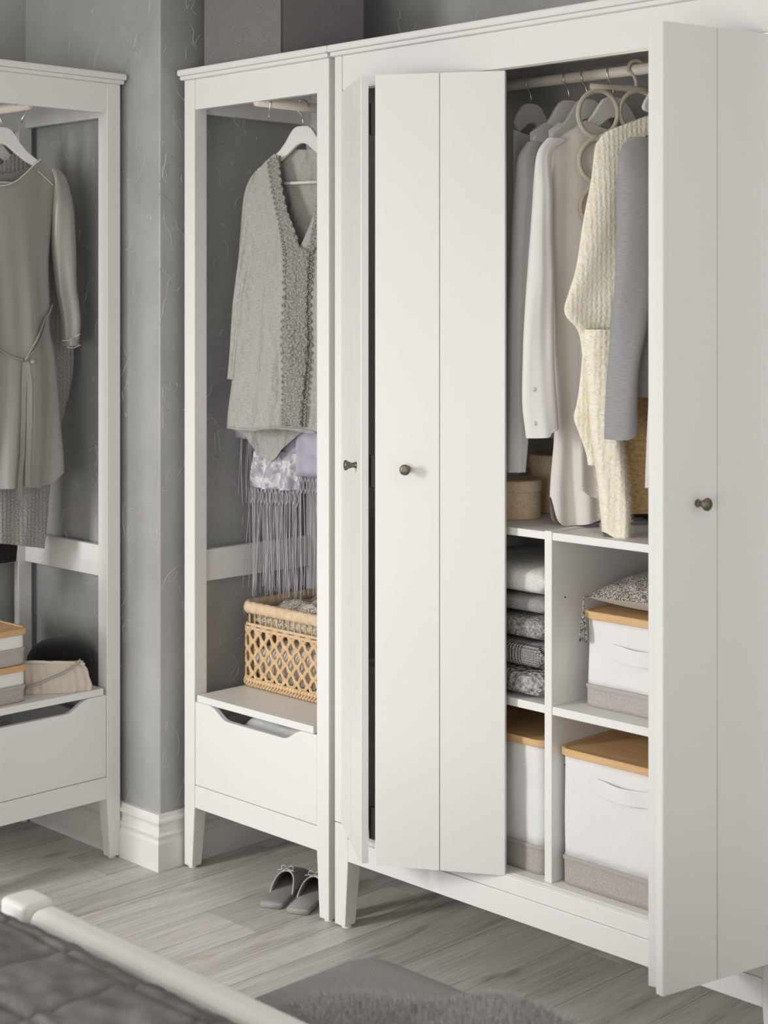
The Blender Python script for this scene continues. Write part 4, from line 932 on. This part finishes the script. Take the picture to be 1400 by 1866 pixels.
# ------------------------------------------------------------------ slippers
def slipper(a_px, b_px, label):
    toe, heel = None, None
    A, B = Zp(*a_px), Zp(*b_px); A.z = B.z = 0; d = (B-A).normalized(); n = Vector((d.y, -d.x, 0)); LN = .235
    t = thing('slipper', A + d*LN*.5, label, 'slipper', 'pair of slippers')
    hw = [(0, .0), (.0, .028), (.02, .034), (.3, .030), (.5, .033), (.75, .040), (.9, .036), (.97, .026), (1, .012)]
    tab = [(-.001, .027), (.012, .030), (.15, .0315), (.4, .029), (.6, .034), (.78, .040), (.9, .037), (.97, .026), (1.0, .010)]
    def outline(z, ins): 
        r_ = []; m = 26
        for i in range(m + 1): s = i/m; r_.append((s, interp(tab, s)-ins))
        P_ = [A + d*(LN*s) + n*w + Vector((0, 0, z)) for s, w in r_] + [A + d*(LN*s) - n*w + Vector((0, 0, z)) for s, w in reversed(r_)]
        return P_
    MB().rings([outline(.0004, .004), outline(.003, .0005), outline(.0085, 0), outline(.0125, .0012), outline(.0140, .004)]).build('sole', SLIP, t, smooth=True)
    up = MB(); g = []; m = 22
    for i in range(15):
        s = .52 + .45*i/14; row = []
        for k in range(m + 1):
            a = math.pi*k/m; w = interp(tab, s); hgt = interp([(.50, .046), (.62, .043), (.8, .034), (.93, .022), (1, .014)], s)
            s2 = s - .20*(1-math.sin(a))*(1-i/14)
            row.append(A + d*(LN*s2) + n*(interp(tab, s2)*1.0*math.cos(a)) + Vector((0, 0, .008 + hgt*math.sin(a)**.75)))
        g.append(row)
    N_ = m+1
    up.add([p for r_ in g for p in r_], [(i*N_+j, i*N_+j+1, (i+1)*N_+j+1, (i+1)*N_+j) for i in range(14) for j in range(m)])
    uo = up.build('upper', SLIP, t, smooth=True); uo.modifiers.new('thick', 'SOLIDIFY').thickness = .0025
    MB().tube(g[0], .0017, 6).build('piping', PIPING, uo, smooth=True)
    c = g[0][m//2] + Vector((0, 0, .003)); bw = MB()
    for sg in (1, -1):
        bw.tube([c + n*(sg*.016*math.sin(math.pi*k/8)*(1)) + Vector((0, 0, .007*math.sin(2*math.pi*k/8)*.9 + .003)) + d*(.003*math.cos(math.pi*k/8)) for k in range(9)], .0011, 6)
        bw.tube([c, c + n*(sg*.012) - d*.004 + Vector((0, 0, .001)), c + n*(sg*.022) - d*.010], .001, 6)
    bw.build('bow', PIPING, uo, smooth=True)
    return t
slipper((493, 1656), (556, 1592), 'grey slipper with white piping and bow, the fully visible one of the pair')
slipper((541, 1667), (604, 1606), 'grey slipper with white piping, half hidden behind the wardrobe leg')

# ------------------------------------------------------------------ bed
BZ = .50
P0 = Zp(52, 1632, BZ); yb_ = P0.y - .0; xb_ = P0.x - .04
bed = thing('bed', (xb_+.8, yb_-1.0, 0), 'white bed with rounded footboard beside the bench', 'bed')
for x_ in (xb_, xb_+1.55):
    MB().rings([rrect(x_, x_+.072, yb_-.032, yb_+.032, .011, z, 8) for z in (0, .44)] + [rrect(x_+i_, x_+.072-i_, yb_-.032+i_, yb_+.032-i_, .011, BZ-.012+.009*math.sin(a_), 8) for a_ in (0, .4, .8, 1.2, 1.5) for i_ in (.009*(1-math.cos(a_)),)]).build('post', BEDW, bed, smooth=True)
MB().box(xb_+.0745, xb_+1.548, yb_-.030, yb_+.030, .10, BZ-.006).build('footboard', BEDW, bed, bevel=.024, seg=6)
for x_ in (xb_+.01, xb_+1.58): MB().box(x_, x_+.03, yb_-2.0, yb_-.036, .14, .36).build('side_rail', BEDW, bed, bevel=.004)
MB().box(xb_+.045, xb_+1.575, yb_-1.99, yb_-.05, .25, .46).build('mattress', CANVAS, bed, bevel=.05, seg=4)
q = MB(); nx, ny = 320, 300; vs = []
X0, X1, Y0, Y1 = xb_-.04, xb_+1.66, yb_-2.0, yb_-.040
for i in range(nx + 1):
    for j in range(ny + 1):
        u, v = i/nx, j/ny; x_ = X0+(X1-X0)*u; y_ = Y0+(Y1-Y0)*v
        ex = min(1, min(x_-X0, X1-x_)/.14); ey = min(1, (Y1-y_)/.16)
        h_ = .462 + .085*(1-(1-ex)**2.2)*(1-(1-ey)**2.5)
        if ex < .45: h_ -= .16*(1-ex/.45)**1.5
        gx = abs(((x_*1.0) / .165) % 1 - .5)*2; gy = abs((y_/.165) % 1 - .5)*2
        sm_ = math.exp(-((1-gx)/.07)**2) + .8*math.exp(-((1-gy)/.07)**2)
        h_ += -.012*min(1, sm_) + .006*noise.noise(Vector((x_*6, y_*6, 1))) + .007*noise.noise(Vector((x_*16, y_*30, 4))) + .0025*noise.noise(Vector((x_*30, y_*30, 2)))
        vs.append((x_, y_, h_))
m_ = ny+1
q.add(vs, [(i*m_+j, (i+1)*m_+j, (i+1)*m_+j+1, i*m_+j+1) for i in range(nx) for j in range(ny)])
tag(q.build('bedspread', QUILT, smooth=True), 'quilted dark grey bedspread on the bed', 'bedspread')

# ------------------------------------------------------------------ bench with a fur throw
HB = .40
K = Zp(680, 1733, HB); bx0, by1 = K.x, K.y
bx0 -= .02; by1 += .01
bn = thing('bench', (bx0+.5, by1-.18, 0), 'grey upholstered bench between the bed and the wardrobe', 'bench')
bx1, by0 = bx0+1.05, yb_+.05
n_ = 14
def cush(z, i): return rrect(bx0+i, bx1-i, by0+i, by1-i, .05, z, 8)
MB().rings([cush(.27, .02), cush(.275, .004), cush(.30, 0), cush(.372, 0), cush(.390, .006), cush(.398, .018), cush(.401, .05)]).build('cushion', BENCHF, bn, smooth=True)
for x_ in (bx0+.06, bx1-.06):
    for y_ in (by0+.05, by1-.05): MB().lathe([(.012, 0), (.02, .268)], (x_, y_, 0), n=16).build('leg', BEDW, bn)
th_ = MB(); nx, ny = 110, 60; vs = []
_e = [Zp(x_, y_, .42) for x_, y_ in ((488, 1826), (520, 1812), (560, 1806), (640, 1803), (700, 1808), (760, 1806), (850, 1797))]
tx0, tx1 = _e[0].x + .004, bx1+.12
_et = sorted([(p.x, p.y) for p in _e if p.x > _e[0].x - 1e-6] + [(_e[-1].x + .045, by1+.055), (_e[-1].x + .12, by1+.085), (_e[-1].x + .4, by1+.10), (bx1+.2, by1+.10)])
def edge_y(x): return interp(_et, x) + .004*math.sin(x*60)
for i in range(nx + 1):
    for j in range(ny + 1):
        x_ = tx0 + (tx1-tx0)*i/nx; yt = edge_y(x_); y_ = by0+.004 + (yt-by0-.004)*j/ny
        z_ = .410 + .010*noise.noise(Vector((x_*9, y_*9, 0))) + .006*math.sin(x_*22 + y_*9)
        if y_ > by1 - .01: k_ = (y_-by1+.01)/.10; z_ -= .20*k_**1.3; y_ = by1 - .01 + .035*min(1, k_*2)
        if x_ > bx1-.01: z_ -= .9*(x_-bx1+.01)
        e = min(j/ny, 1-j/ny, i/nx); z_ -= .006*max(0, 1-e*14)
        vs.append((x_, y_, z_))
m_ = ny+1
th_.add(vs, [(i*m_+j, (i+1)*m_+j, (i+1)*m_+j+1, i*m_+j+1) for i in range(nx) for j in range(ny)])
tw = tag(th_.build('fur_throw', FURM, smooth=True), 'soft grey fur throw spread over the bench', 'throw')
fuzz(tw, 42000, .017, .0005, FURH, 3, .7)
